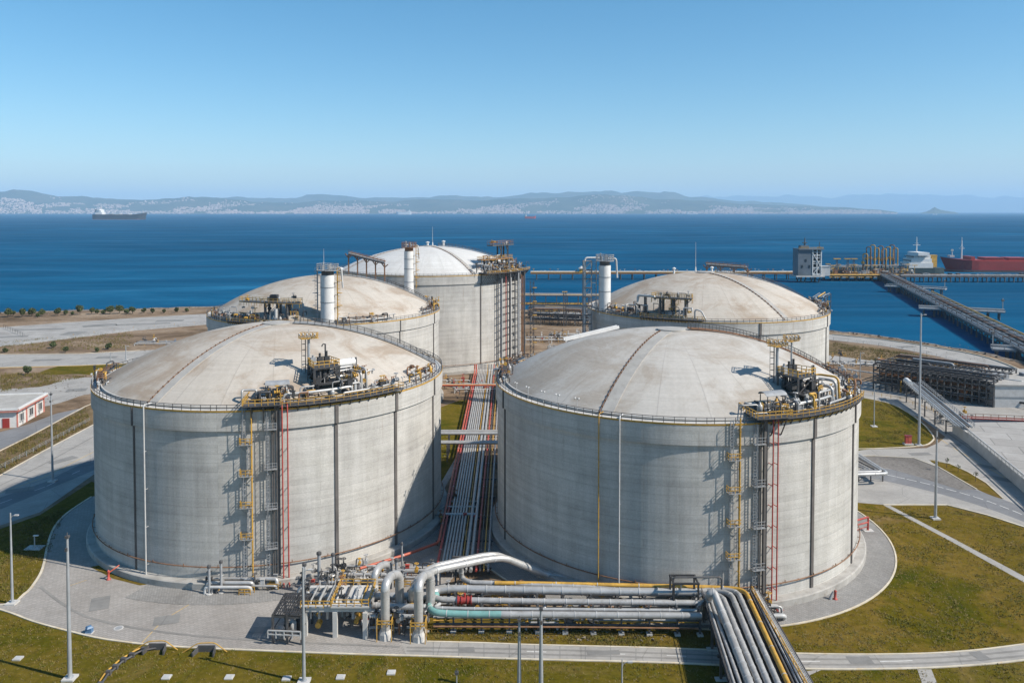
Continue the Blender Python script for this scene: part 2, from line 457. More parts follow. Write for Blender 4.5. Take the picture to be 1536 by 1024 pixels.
shore = smooth([(-500, 482), (-200, 474), (0, 470), (100, 466.5), (200, 464), (310, 461), (450, 461), (560, 463), (700, 465), (800, 466), (900, 468), (1000, 473), (1120, 482), (1247, 497.5), (1318, 505), (1397, 517), (1485, 533), (1560, 553), (1650, 585), (1760, 640), (1900, 740)], 6)
shoreG = [G(px, py + random.uniform(-.5, .5)) for px, py in shore]
land = [(p.x, p.y) for p in shoreG] + [(330, -60), (-420, -60)]
sheet('ground', land, SOIL, 0.0, world=True)
# boulder revetment sloping from the land edge into the water
mb = MB(); n = len(shoreG); rnd = random.Random(3)
rows = []
for i, p in enumerate(shoreG):
    d = shoreG[min(i + 1, n - 1)] - shoreG[max(i - 1, 0)]; d.normalize(); out = Vector((-d.y, d.x, 0))
    if out.y < 0 and i < n * .7: out = -out
    rows.append([p - out * .5 + Vector((0, 0, .05)), p + out * 2 + Vector((0, 0, rnd.uniform(.1, .6))), p + out * 5 + Vector((0, 0, -1.8)), p + out * 9 + Vector((0, 0, -4.5))])
for i in range(n - 1):
    for k in range(3): mb.add([rows[i][k], rows[i + 1][k], rows[i + 1][k + 1], rows[i][k + 1]], [(0, 1, 2, 3)])
for i in range(n - 1):
    for k in range(16):
        t, u = rnd.random(), rnd.random()
        c = shoreG[i].lerp(shoreG[i + 1], t); d = (shoreG[i + 1] - shoreG[i]).normalized(); out = Vector((-d.y, d.x, 0))
        c = c + out * (u * 6 - .5) + Vector((0, 0, .25 - u * 3.0)); s = rnd.uniform(.4, 1.3)
        vs = [c + Vector((rnd.uniform(-1, 1), rnd.uniform(-1, 1), rnd.uniform(-.7, .7))) * s for _ in range(6)]
        mb.add(vs, [(0, 1, 2), (0, 2, 3), (0, 3, 4), (0, 4, 1), (5, 2, 1), (5, 3, 2), (5, 4, 3), (5, 1, 4)])
struct('shore', mb, ROCK)

mb = MB(); mb.add([(-60000, -300, -3), (60000, -300, -3), (60000, 60000, -3), (-60000, 60000, -3)], [(0, 1, 2, 3)])
struct('sea', mb, SEA)

def ridge(name, prof, Y, depth, seed, mat, step=6):
    """a range of hills whose skyline follows the surveyed bearings"""
    rnd = random.Random(seed); xs = []; x = prof[0][0]
    while x <= prof[-1][0]: xs.append(x); x += step
    def hz(px):
        for (a, ya), (b, yb) in zip(prof, prof[1:]):
            if a <= px <= b:
                t = (px - a) / (b - a); t = t * t * (3 - 2 * t); return ya + (yb - ya) * t
    from mathutils import noise as mn
    J = 22; vs = []
    for px in xs:
        top = at_depth(px, hz(px), Y); h = max(0, top.z + 3)
        for j in range(J):
            u = j / (J - 1) * 2 - 1                      # -1 shore .. 0 crest .. 1 back
            f = (1 - abs(u)) ** .85
            nz = mn.fractal(Vector((top.x / 1500 + seed, u * depth / 1500, 0)), .9, 2, 5)
            z = h * f * (1 + (nz * .55 if abs(u) > .04 else nz * .10) * (1 - f * .6))
            vs.append((top.x * (1 + u * depth / Y), Y + u * depth, -3.5 + max(0, z)))
    fs = [(i * J + j, (i + 1) * J + j, (i + 1) * J + j + 1, i * J + j + 1) for i in range(len(xs) - 1) for j in range(J - 1)]
    mb = MB(); mb.add(vs, fs, True)
    o = struct(name, mb, mat); return o, vs, J, len(xs)

near, nv, NJ, NX = ridge('hills', [(-160, 291), (-60, 288), (0, 285.5), (30, 284), (60, 289), (100, 294), (140, 296.5), (200, 299), (250, 297.5), (285, 295), (330, 298), (390, 301), (450, 304), (500, 301), (560, 299), (620, 301), (680, 299), (740, 297.5), (800, 297), (860, 295), (930, 293), (1000, 297), (1060, 302), (1130, 306), (1200, 309), (1260, 311), (1310, 314), (1350, 318.5)], 22000, 2600, 2, HILL)
ridge('hills', [(180, 318), (240, 302), (300, 296), (380, 297), (450, 293.5), (520, 293), (600, 296), (700, 295), (760, 293.5), (800, 291), (870, 288), (930, 287), (990, 289), (1040, 295), (1100, 300), (1180, 305), (1250, 310), (1300, 316), (1330, 319)], 29000, 3500, 5, HILL, 8)
ridge('hills', [(700, 318), (800, 304), (900, 297), (1000, 296), (1100, 293), (1200, 295), (1280, 293), (1350, 291), (1400, 291.5), (1460, 293.5), (1536, 297), (1640, 301), (1800, 318)], 55000, 4500, 9, HILL, 10)
ridge('island', [(1380, 319.4), (1388, 317.6), (1394, 315.5), (1399, 312.6), (1402, 311), (1406, 313.4), (1412, 315.5), (1420, 316.6), (1430, 317.8), (1438, 319.4)], 21000, 260, 4, HILL, 2)
# the town across the bay: far beyond counting
mb = MB(); rnd = random.Random(11)
from mathutils import noise as mn
cnt = 0
while cnt < 9000:
    i = rnd.randrange(NX - 1); j = min(int(abs(rnd.gauss(0, .40 if nv[i * NJ][0] < -7000 else .31)) * NJ / 2 * .95), NJ // 2 - 2)
    a, b, c2 = Vector(nv[i * NJ + j]), Vector(nv[(i + 1) * NJ + j]), Vector(nv[i * NJ + j + 1])
    den = mn.fractal(Vector((a.x / 1300, a.y / 1300, 4)), 1, 2, 3)
    if den < -.10 + .035 * j - (.25 if j == 0 else 0): continue
    p = a + (b - a) * rnd.random() + (c2 - a) * rnd.random(); s = rnd.uniform(12, 34)
    h = rnd.choice((10, 12, 14, 18, 24)) * (1.5 if rnd.random() < .05 else 1)
    mb.box((p.x, p.y - 10, max(p.z, -2) + h / 2), (s, rnd.uniform(14, 30), h + 4), rnd.uniform(-.3, .3)); cnt += 1
tag(mb.build('far_town', TOWN), kind='stuff')

# haze: one even body of air round everything
HZ = bpy.data.materials.new('haze_air'); HZ.use_nodes = True
nt = HZ.node_tree; nt.nodes.remove(nt.nodes['Principled BSDF'])
pv = nt.nodes.new('ShaderNodeVolumePrincipled'); pv.inputs['Color'].default_value = (.52, .77, 1, 1); pv.inputs['Density'].default_value = 3.7e-5
pv.inputs['Anisotropy'].default_value = .0
nt.links.new(pv.outputs[0], nt.nodes['Material Output'].inputs['Volume'])
mb = MB(); mb.add([(x, y, z) for z in (-7, 1350) for x, y in ((-61000, -400), (61000, -400), (61000, 61000), (-61000, 61000))],
                  [(3, 2, 1, 0), (4, 5, 6, 7), (0, 1, 5, 4), (1, 2, 6, 5), (2, 3, 7, 6), (3, 0, 4, 7)])
tag(mb.build('haze', HZ), kind='stuff')

# ---- lawns, roads, paving (each sheet a step above the one below)
front_edge = smooth([(-250, 850), (-120, 882), (0, 914), (50, 932), (105, 947), (160, 959), (250, 969), (400, 976), (530, 981), (640, 984), (800, 989), (1000, 994), (1200, 1003), (1340, 1003), (1440, 999), (1536, 990), (1680, 968), (1800, 940)], 4)
sheet('lawn', front_edge + [(1950, 1100), (1950, 1600), (-700, 1600), (-500, 1000)], GRASS, .03)
# wedge of lawn left of the paved yard
wedge = smooth([(64, 852), (72, 815), (82, 790), (100, 770), (137, 745)], 4)
sheet('lawn', [(-260, 850), (-150, 815), (0, 793), (60, 772), (137, 722), (180, 735)] + wedge[::-1] + smooth([(62, 855), (52, 874), (36, 891), (8, 905), (-60, 884), (-180, 862)], 4), GRASS, .03)
# lawn on the right of the right-hand tank
sheet('lawn', [(1180, 745), (1290, 750), (1325, 757), (1420, 757), (1480, 772), (1536, 790), (1640, 826), (1850, 900), (1780, 930)] + [p for p in front_edge if p[0] > 1040][::-1][3:] + [(1040, 990), (1000, 940)], GRASSB, .03)
# perimeter road between the front lawn and the pipework
up_edge = smooth([(640, 962), (720, 964), (800, 967), (1000, 972), (1200, 980), (1340, 981), (1440, 977), (1536, 966), (1680, 944), (1800, 916)], 4)
sheet('perimeter_road', [p for p in front_edge if p[0] >= 600] + up_edge[::-1] + [(600, 958)], CROAD, .07)
sheet('grass_verge', [(640, 961), (640, 925), (1190, 925), (1190, 979), (1000, 971.5), (800, 966.5), (720, 963.5)], GRASSB, .04)
# paved yard round the left-hand tank
yard = smooth([(137, 745), (100, 770), (82, 790), (72, 815), (64, 852), (52, 874), (36, 891), (0, 907), (-140, 900)], 4) + [(-250, 850)][:0] + [p for p in front_edge if -125 <= p[0] <= 640] + [(640, 900), (700, 850), (690, 800), (560, 790), (300, 790), (180, 735)]
sheet('paved_yard', yard, PAVE, .06)
band('kerb', [p for p in front_edge if p[0] < 1900], .35, CAP, 0, .16)
band('kerb', up_edge, .3, CAP, 0, .14)
band('kerb', smooth([(137, 745), (100, 770), (82, 790), (72, 815), (64, 852), (52, 874), (36, 891), (0, 907), (-140, 885)], 4), .4, CAP, 0, .16)
band('road_line', [(790, 977), (1000, 983), (1200, 992), (1340, 992), (1440, 988)], .16, LINE, .09, dash=(3, 9))
band('yard_line', [(212, 965), (245, 930), (300, 897)], .14, LINEY, .085)
band('yard_line', [(100, 880), (130, 870)], .12, LINEY, .085)
sheet('soil_strip', [(135, 850), (160, 846), (210, 866), (235, 874), (210, 878), (170, 868)], GRASSB, .07)

# left side: long road behind the yard, verge, side road, dry land
sheet('left_road', [(-300, 860), (-150, 812), (0, 788), (60, 768), (140, 712), (200, 690), (200, 610), (140, 637), (64, 678), (0, 714), (-200, 820)], CROAD, .05)
sheet('asphalt_lane', [(-300, 835), (0, 764), (70, 735), (200, 680), (200, 655), (70, 722), (0, 746), (-300, 812)], AROAD, .055)
band('road_line', [(-100, 778), (0, 755), (70, 729), (200, 668)], .18, LINE, .06, dash=(3, 6))
band('road_line', [(-100, 767), (0, 740), (65, 716), (140, 678)], .2, LINEY, .06)
band('kerb', [(-150, 790), (0, 713), (64, 677), (140, 637), (200, 606)], .4, CAP, 0, .14)
sheet('verge', [(-120, 745), (0, 712), (64, 676), (140, 635), (200, 600), (190, 586), (127, 612), (45, 655), (0, 677), (-120, 720)], SCRUB, .03)
sheet('side_road', [(-140, 690), (0, 648), (40, 637), (85, 620), (128, 611), (45, 653), (0, 674), (-140, 728)], AROAD, .05)
band('kerb', [(-140, 730), (0, 676), (45, 654), (127, 610), (190, 584)], .35, CAP, 0, .16)
sheet('dirt_track', smooth([(-60, 590), (60, 580), (100, 568), (150, 566), (200, 572), (200, 600), (140, 590), (90, 604), (50, 612), (-60, 625)], 4, True), CROAD, .025)
sheet('lawn', smooth([(58, 560), (85, 550), (130, 545), (200, 543), (200, 566), (120, 561), (80, 562)], 4, True), GRASS, .035)
sheet('back_road', [(-300, 536), (0, 532), (120, 531), (210, 526), (330, 518), (330, 534), (200, 545), (120, 548), (0, 551), (-300, 556)], CROAD, .05)
band('kerb', [(-300, 557), (0, 551.5), (120, 548.5), (200, 545)], .7, LINEY, 0, .16)
band('kerb', [(-300, 535.5), (0, 531.5), (120, 530.5), (210, 525.5)], .5, CAP, 0, .16)
sheet('concrete_yard', [(-300, 507), (-100, 497), (0, 491), (110, 483), (200, 477), (320, 470), (330, 485), (200, 496), (100, 507), (20, 516), (-300, 540)], SLAB, .05)
sheet('lawn', [(657, 612), (690, 600), (712, 600), (697, 680), (655, 740), (600, 740)], GRASS, .03)
sheet('paved_path', [(712, 560), (722, 560), (697, 680), (665, 735), (655, 735), (690, 675)], CROAD, .05)

# right side: roads, lawn island, coast road
sheet('coast_road', smooth([(1140, 487), (1248, 502), (1318, 509), (1400, 521), (1470, 534), (1520, 551), (1570, 575), (1660, 620)], 4) + smooth([(1640, 660), (1560, 608), (1510, 572), (1462, 549), (1390, 531), (1318, 518), (1248, 510), (1140, 495)], 4), CROAD, .05)
band('kerb', smooth([(1248, 502), (1318, 509), (1400, 521), (1470, 534), (1520, 551), (1570, 575), (1660, 620)], 4), .5, CAP, 0, .5)
sheet('scrub_land', smooth([(1160, 498), (1248, 513), (1318, 521), (1388, 533), (1440, 546), (1480, 556), (1400, 549), (1320, 543), (1248, 533), (1160, 520)], 4, True), SCRUB, .03)
sheet('inner_road', [(1150, 530), (1248, 533), (1320, 543), (1400, 550), (1400, 556), (1310, 549), (1248, 545), (1150, 540)], CROAD, .045)
sheet('plant_yard', [(1240, 575), (1300, 572), (1500, 600), (1560, 575), (1760, 640), (1760, 720), (1560, 640), (1440, 645), (1300, 600)], CROAD, .04)
sheet('curved_road', smooth([(1240, 590), (1296, 592), (1345, 604), (1388, 632), (1418, 655), (1470, 690), (1540, 736), (1700, 845)], 4) + smooth([(1900, 860), (1640, 725), (1540, 665), (1470, 628), (1400, 600), (1330, 580), (1240, 570)], 4), CROAD, .06)
sheet('cross_road', [(1240, 673), (1300, 674), (1390, 672), (1408, 664), (1418, 655), (1540, 736), (1700, 845), (1850, 940), (1640, 826), (1536, 790), (1480, 772), (1420, 757), (1325, 757), (1240, 750)], CROAD, .065)
sheet('asphalt_lane', smooth([(1290, 703), (1330, 703), (1400, 718), (1480, 740), (1560, 772), (1700, 835)], 4) + smooth([(1700, 858), (1560, 793), (1480, 762), (1400, 738), (1330, 722), (1290, 716)], 4), AROAD, .075)
band('road_line', smooth([(1330, 712), (1400, 728), (1480, 751), (1560, 783), (1660, 828)], 4), .2, LINE, .08, dash=(2.4, 3))
sheet('gravel_bed', [(1250, 684), (1310, 684), (1370, 687), (1410, 702), (1465, 734), (1440, 735), (1380, 716), (1330, 702), (1250, 702)], GRAVEL, .09)
sheet('grass_island', smooth([(1394, 690), (1425, 696), (1452, 708), (1480, 725), (1505, 748), (1470, 736), (1430, 712)], 4, True), GRASSB, .095)
band('kerb', [(1394, 690), (1425, 696), (1452, 708), (1480, 725), (1505, 748)], .3, CAP, 0, .2)
band('kerb', [(1250, 684), (1310, 684), (1370, 687), (1410, 702), (1465, 734)], .3, CAP, 0, .2)
sheet('lawn', smooth([(1240, 597), (1296, 597), (1342, 608), (1380, 632), (1399, 653), (1398, 662), (1380, 669), (1310, 673), (1240, 674)], 4, True), GRASS, .075)
band('kerb', smooth([(1296, 597), (1342, 608), (1380, 632), (1399, 653), (1398, 662), (1380, 669), (1310, 673), (1262, 673.5)], 4), .4, CAP, 0, .2)
band('kerb', [(1325, 757.5), (1420, 757.5), (1480, 772.5), (1536, 790.5), (1640, 826.5)], .45, CAP, 0, .2)
band('road_line', smooth([(1406, 655), (1440, 678), (1500, 712), (1560, 750)], 4), .2, LINEY, .08)
band('road_line', smooth([(1430, 640), (1500, 680), (1560, 715)], 4), .2, LINEY, .08)
sheet('footpath', [(1324, 757), (1333, 757), (1433, 809), (1536, 864), (1640, 925), (1640, 936), (1536, 873), (1425, 811)], CROAD, .05)
sheet('footpath', [(1376, 1003.5), (1397, 1003.5), (1412, 1040), (1388, 1040)], CROAD, .05)
sheet('footpath', [(1190, 1009), (1235, 1003), (1215, 1012), (1200, 1040)], CROAD, .05)

# ---------------------------------------------------------------- tanks
class Tank:
    def __init__(s, X, Y, R, Z, rise): s.X, s.Y, s.R, s.Z, s.rise = X, Y, R, Z, rise; s.Rd = R - 1.3; s.Rs = (s.Rd ** 2 + rise ** 2) / (2 * rise)
    def p(s, phi, r, z): return Vector((s.X + r * sin(phi), s.Y - r * cos(phi), z))
    def dome_z(s, r): return s.Z + .3 - (s.Rs - s.rise) + math.sqrt(max(s.Rs ** 2 - r * r, 0))
    def d(s, phi, r, up=0.0): return s.p(phi, r, s.dome_z(min(r, s.Rd)) + up)
    def phi(s, px, z=None):
        z = s.Z * .5 if z is None else z; best = None
        for k in range(-950, 951):
            f = R_(k / 10); e = abs(proj(s.p(f, s.R, z))[0] - px)
            if best is None or e < best[0]: best = (e, f)
        return best[1]
    def out(s, phi): return Vector((sin(phi), -cos(phi), 0))
    def tan(s, phi): return Vector((cos(phi), sin(phi), 0))
    def arc(s, a, b, r, z, step=1.5):
        n = max(2, int(abs(b - a) * r / step)); return [s.p(a + (b - a) * k / n, r, z) for k in range(n + 1)]

T1 = Tank(-52.7, 179.6, 36.6, 31.8, 10.3)
T2 = Tank(34.1, 172.1, 37.2, 31.6, 10.2)
T3 = Tank(-66.5, 288.3, 40, 32.1, 12.2)
T4 = Tank(-38.0, 372.0, 42, 40.7, 10.3)
T5 = Tank(66.5, 277.0, 39.9, 34.5, 11.6)

def wall_mesh(mb, T, r0, z0, z1, n=192):
    for k in range(n):
        a, b = 2 * pi * k / n, 2 * pi * (k + 1) / n
        mb.add([T.p(a, r0, z0), T.p(b, r0, z0), T.p(b, r0, z1), T.p(a, r0, z1)], [(0, 1, 2, 3)], True,
               [[(a * T.R, z0), (b * T.R, z0), (b * T.R, z1), (a * T.R, z1)]])

def build_tank(T, label, dome_mat, strips, grooves, ribs, stairs, group='concrete storage tanks'):
    root = thing('storage_tank', label, 'tank', (T.X, T.Y, 0), group)
    n = 192
    # wall (with its own UV: metres round the wall, metres up)
    mb = MB(); wall_mesh(mb, T, T.R, 1.1, T.Z - 3.2); mb.build('wall', CWALL, root)
    mb = MB(); wall_mesh(mb, T, T.R + .38, T.Z - 3.6, T.Z - .02)
    mb.lathe([(T.R - .1, T.Z - 3.6), (T.R + .38, T.Z - 3.6)], (T.X, T.Y, 0), n, False)
    mb.build('ring_beam', CWALL, root)
    mb = MB(); mb.lathe([(T.R + .38, T.Z - .05), (T.R + .38, T.Z), (T.R - 1.4, T.Z), (T.R - 1.4, T.Z + .5), (T.Rd - .6, T.Z + .5)], (T.X, T.Y, 0), n, False)
    mb.build('rim_walkway', CPLN, root)
    mb = MB(); mb.lathe([(T.R + 1.7, 0), (T.R + 1.7, 1.15), (T.R + 1.5, 1.3), (T.R - .2, 1.35)], (T.X, T.Y, 0), 144, False)
    mb.build('base_plinth', CPLI, root)
    # dome
    mb = MB(); m = 28; na = 144
    rr = [T.Rd * (1 - j / m) for j in range(m + 1)]
    for k in range(na):
        a, b = 2 * pi * k / na, 2 * pi * (k + 1) / na; ua, ub = k * 24 / na, (k + 1) * 24 / na
        for j in range(m):
            r0, r1 = rr[j], rr[j + 1]
            mb.add([T.d(a, r0), T.d(b, r0), T.d(b, r1), T.d(a, r1)], [(0, 1, 2, 3)], True, [[(ua, r0), (ub, r0), (ub, r1), (ua, r1)]])
    dome = mb.build('dome_roof', dome_mat, root)
    mb = MB(); mb.lathe([(3.0, T.dome_z(3) + .02), (3.0, T.dome_z(0) + .28), (0.01, T.dome_z(0) + .4)], (T.X, T.Y, 0), 40, False); mb.build('crown_slab', CSTRIP, dome)
    for ph, wd in ribs:          # poured strips running down the dome with a low pipe along one edge
        mb = MB(); mp = MB()
        for j in range(m):
            r0, r1 = max(rr[j], 3), max(rr[j + 1], 3)
            if r0 == r1: continue
            t = T.tan(ph) * wd / 2
            A, B = T.d(ph, r0), T.d(ph, r1); up = Vector((0, 0, .14))
            vs = [A - t, A + t, B + t, B - t]; vs += [v + up for v in vs]
            mb.add(vs, [(4, 5, 6, 7), (0, 1, 5, 4), (2, 3, 7, 6), (3, 0, 4, 7), (1, 2, 6, 5)])
            mp.bar(A - t * 1.15 + up * 1.7, B - t * 1.15 + up * 1.7, .09)
            q = A - t * 1.15; mp.box((q.x, q.y, q.z + .15), (.28, .28, .4), ph)
        st = mb.build('dome_strip', CSTRIP, dome); mp.build('strip_pipe', RUST, st)
    for ph in stairs:            # handrailed stair climbing the dome
        L = [T.d(ph, r, .35) for r in [T.Rd - k * (T.Rd - 4) / 22 for k in range(23)]]
        t = T.tan(ph); mb = MB(); mr = MB()
        for a, b in zip(L, L[1:]):
            for k in range(3):
                c = a.lerp(b, (k + .5) / 3); mb.bar(c - t * .7, c + t * .7, .9, .10)
            mb.bar(a - t * .75, b - t * .75, .1, .3); mb.bar(a + t * .75, b + t * .75, .1, .3)
        s_ = mb.build('roof_stair', RUST if T in (T2,) else GREY, root)
        for s in (-.8, .8): mr = MB(); mr.rail([a + t * s for a in L], 1.15, 1.6, .045); mr.build('handrail', DARK, s_)
    # dark construction joints and pale strips on the wall
    for px, wd in strips:
        ph = T.phi(px); mb = MB()
        for z0, z1, r0 in ((1.3, T.Z - 3.6, T.R), (T.Z - 3.6, T.Z - .1, T.R + .38)):
            c = T.p(ph, r0 + .08, (z0 + z1) / 2); mb.box(c, (wd, .26, z1 - z0), ph)
        mb.build('wall_joint', GROOVE, root)
    for px, wd, mt, r in grooves:
        ph = T.phi(px); mb = MB(); o = T.R + .62 + r
        mb.cyl(T.p(ph, o, 1.3), T.p(ph, o, T.Z - .4), wd / 2, 8)
        mb.tube(fillet([T.p(ph, o, T.Z - .4), T.p(ph, o, T.Z + .6), T.p(ph, T.R - 1.2, T.Z + .6)], .4, 3), wd / 2, 6)
        for k in range(4):
            z = 3 + k * (T.Z - 4) / 4; mb.bar(T.p(ph, T.R, z), T.p(ph, o, z), .08)
        mb.build('downpipe', mt, root)
    # deluge ring pipe on the lower wall
    mb = MB(); rp = T.R + .5
    mb.tube(T.arc(0, 2 * pi, rp, 3.7, 2.0)[:-1], .10, 6, closed=True)
    for k in range(72):
        a = 2 * pi * k / 72; mb.bar(T.p(a, T.R - .05, 3.6), T.p(a, rp + .05, 3.6), .08)
        if k % 2 == 0: mb.bar(T.p(a, rp, 3.7), T.p(a, rp, 4.15), .12)
    mb.build('ring_pipe', RUST, root)
    # rim guard rail
    mb = MB(); mb.rail(T.arc(0, 2 * pi, T.R + .25, T.Z, 1.8)[:-1], 1.15, 1.8, .045, True); mb.build('guard_rail', DARK, root)
    mb = MB(); mb.lathe([(T.R + .42, T.Z - .18), (T.R + .45, T.Z + .14), (T.R + .38, T.Z + .14)], (T.X, T.Y, 0), 144, False); mb.build('toe_board', YEL, root)
    return root

def ladder_tower(T, root, px, n, side=1):
    """caged ladders with landings, standing off the wall"""
    ph = T.phi(px); o, t = T.out(ph), T.tan(ph)
    base = T.p(ph, T.R + .3, 0); zt = T.Z - .2; st = (zt - 3.2) / n
    mb = MB()
    for s, r in ((0, .09), (-.0, .0)):
        if r: mb.cyl(base + o * .6 + Vector((0, 0, 1.3)), base + o * .6 + Vector((0, 0, T.Z + 1.2)), .13, 6)
    mb.bar(base + o * .4 + Vector((0, 0, 1.3)), base + o * .4 + Vector((0, 0, T.Z)), .2)
    for k in range(14): mb.bar(base + o * -.3 + Vector((0, 0, 2 + k * 2.2)), base + o * 1.0 + Vector((0, 0, 2 + k * 2.2)), .1)
    lad = mb.build('ladder_tower', YEL, root)
    for k in range(n):
        z = 3.2 + k * st
        ml = MB()
        a = base - t * (.55 if k % 2 else 1.35) + o * .35
        ml.ladder(a + Vector((0, 0, z if k else 1.3)), a + Vector((0, 0, z + st + (1.0 if k == n - 1 else 0))), t, .5, o, .05)
        ml.build('caged_ladder', GREY, lad)
        if k:
            md = MB(); c = base - t * 1.0 + o * .5
            md.box((c.x, c.y, z), (2.2, 1.3, .1), ph)
            md.bar(c - t * 1.1 + Vector((0, 0, z - .1)), base - t * 1.0 + Vector((0, 0, z - 1.5)), .1); md.bar(c + t * 1.0 + Vector((0, 0, z - .1)), base + Vector((0, 0, z - 1.5)), .1)
            pl = md.build('landing', GREY, lad)
            mr = MB(); q = lambda x, y: c + t * x + o * y + Vector((0, 0, z + .05))
            mr.rail([q(-1.05, -.6), q(-1.05, .6), q(1.05, .6), q(1.05, -.3)], 1.1, .75, .045)
            mr.build('landing_rail', YEL, pl)
    return lad

def cable_trunk(T, root, px, n, reds):
    ph = T.phi(px); o, t = T.out(ph), T.tan(ph)
    mb = MB(); c = T.p(ph, T.R + .62, 0)
    mb.box((c.x, c.y, (T.Z + 1.3) / 2 + .6), (.6, .4, T.Z - 1.4), ph)
    for s in (-.75, -1.05): mb.cyl(c + t * s + Vector((0, 0, 1.3)), c + t * s + Vector((0, 0, T.Z)), .09, 6)
    tr = mb.build('cable_trunk', GROOVE, root)
    ml = MB(); a = c - t * 1.9; ml.ladder(a + Vector((0, 0, 1.3)), a + Vector((0, 0, T.Z)), t, .5, o, .05); ml.build('caged_ladder', GREY, tr)
    for k in range(n):
        z = 2.5 + (k + .6) * (T.Z - 3) / n; md = MB(); q = T.p(ph, T.R + .75, z) - t * 1.3
        md.box((q.x, q.y, z), (2.2, 1.2, .1), ph); pl = md.build('landing', GREY, tr)
        mr = MB(); f = lambda x, y: q + t * x + o * y + Vector((0, 0, .05))
        mr.rail([f(-1.05, -.55), f(-1.05, .55), f(1.05, .55)], 1.1, .8, .035); mr.build('landing_rail', GREY, pl)
    for px2 in reds:
        f2 = T.phi(px2); mb = MB(); r = T.R + 1.3
        mb.tube(fillet([T.p(f2, T.R + 3.2, .5), T.p(f2, r, .5), T.p(f2, r, T.Z + .9), T.p(f2, T.R - 1.0, T.Z + .9)], .5, 4), .13, 6)
        for k in range(8):
            z = 3 + k * 3.6; mb.bar(T.p(f2, T.R, z), T.p(f2, r, z), .1)
        mb.build('riser_pipe', RED, root)

S1 = build_tank(T1, 'front left concrete domed tank, the one standing in the grey paved yard', CDOME,
    [(203, .3), (505, .62), (593, .62), (649, .5)], [(222, .3, LITE, .1)], [(T1.phi(222), 1.9)], [R_(99)])
ladder_tower(T1, S1, 379, 5); cable_trunk(T1, S1, 418, 4, (424, 431.5))
S2 = build_tank(T2, 'front right concrete domed tank beside the sloping pipe bundle', CDOMG,
    [(1218.5, .62), (1278, .62), (758, .4), (985, .0001)][:3], [(900, .2, YEL, 0), (930.5, .28, LITE, .1)], [(T2.phi(905), 2.3)], [R_(99)])
ladder_tower(T2, S2, 1106, 5); cable_trunk(T2, S2, 1144, 4, (1152, 1159))
S3 = build_tank(T3, 'concrete domed tank standing directly behind the front left tank', CDOME, [(650, .6), (600, .3)], [], [(R_(160), 1.7)], [R_(100)])
S4 = build_tank(T4, 'farthest tank with a smooth white dome and the tallest wall', CDOMW, [(721, .5)], [], [(R_(33), 1.6), (R_(-62), 1.3)], [R_(100)])
S5 = build_tank(T5, 'concrete domed tank on the right behind the front right tank, near the water', CDOME, [(1139, .7), (1238, .5)], [], [(R_(25), 1.7)], [R_(100)])

def rim_lamps(T, root, pxs):
    for px in pxs:
        ph = T.phi(px, T.Z); b = T.p(ph, T.R, T.Z); o = T.out(ph); mb = MB()
        mb.cyl(b, b + Vector((0, 0, 2.6)), .06, 5); mb.bar(b + Vector((0, 0, 2.6)) - T.tan(ph) * .4, b + Vector((0, 0, 2.6)) + T.tan(ph) * .4, .08)
        for s in (-.4, .4):
            q = b + Vector((0, 0, 2.7)) + T.tan(ph) * s; mb.cyl(q, q + o * .3 + Vector((0, 0, -.12)), .14, 6)
        mb.build('rim_lamp', LITE, root)
rim_lamps(T1, S1, (604, 622, 640, 137, 149, 560)); rim_lamps(T2, S2, (757, 775, 792, 815, 837, 866, 1257, 1275)); rim_lamps(T3, S3, (330, 345)); rim_lamps(T5, S5, (1228, 1240))

# roof handwheels, nozzles and rods along the crown edge
def rod(T, ph, r, h, label):
    b = T.d(ph, r); o = thing('lightning_rod', label, 'lightning rod', b, 'lightning rods on the domes')
    mb = MB(); mb.cyl(b + Vector((0, 0, -.2)), b + Vector((0, 0, 1.8)), .35, 8, .18); mb.build('rod_base', WHITE, o)
    mb = MB(); mb.tube([b + Vector((0, 0, 1.7)), b + Vector((0, 0, h))], .11, 6, r2=.04); mb.build('mast', LITE, o)
rod(T3, R_(200), 7, 9.5, 'thin white lightning rod on the dome behind the front left tank')
rod(T4, R_(170), 5, 9, 'thin lightning rod on the white dome of the farthest tank')
rod(T5, R_(200), 6, 10.5, 'thin lightning rod on the dome of the right tank nearest the water')
def vent(T, ph, r, h, label, rad=.35):
    b = T.d(ph, r); o = thing('roof_vent', label, 'vent', b, 'stub vents on the domes')
    mb = MB(); mb.cyl(b + Vector((0, 0, -.3)), b + Vector((0, 0, h)), rad, 10); mb.build('pipe', WHITE, o)
    mb = MB(); mb.lathe([(rad * 1.9, h - .1), (rad * 1.9, h + .12), (.02, h + .5)], b, 12, False); mb.build('cowl', WHITE, o)
vent(T4, R_(190), 13, 2.2, 'white stub vent left of the rod on the white dome', .5)
vent(T4, R_(230), 16, 1.8, 'white stub vent near the left shoulder of the white dome', .5)
vent(T4, R_(140), 9, 2.4, 'white stub vent right of the rod on the white dome', .5)
vent(T3, R_(150), 8, 2.3, 'white stub vent near the crown of the dome behind the front left tank')
vent(T5, R_(230), 12, 1.8, 'white stub vent left of the rod on the right rear dome')
vent(T5, R_(150), 8, 1.6, 'white stub vent right of the rod on the right rear dome')
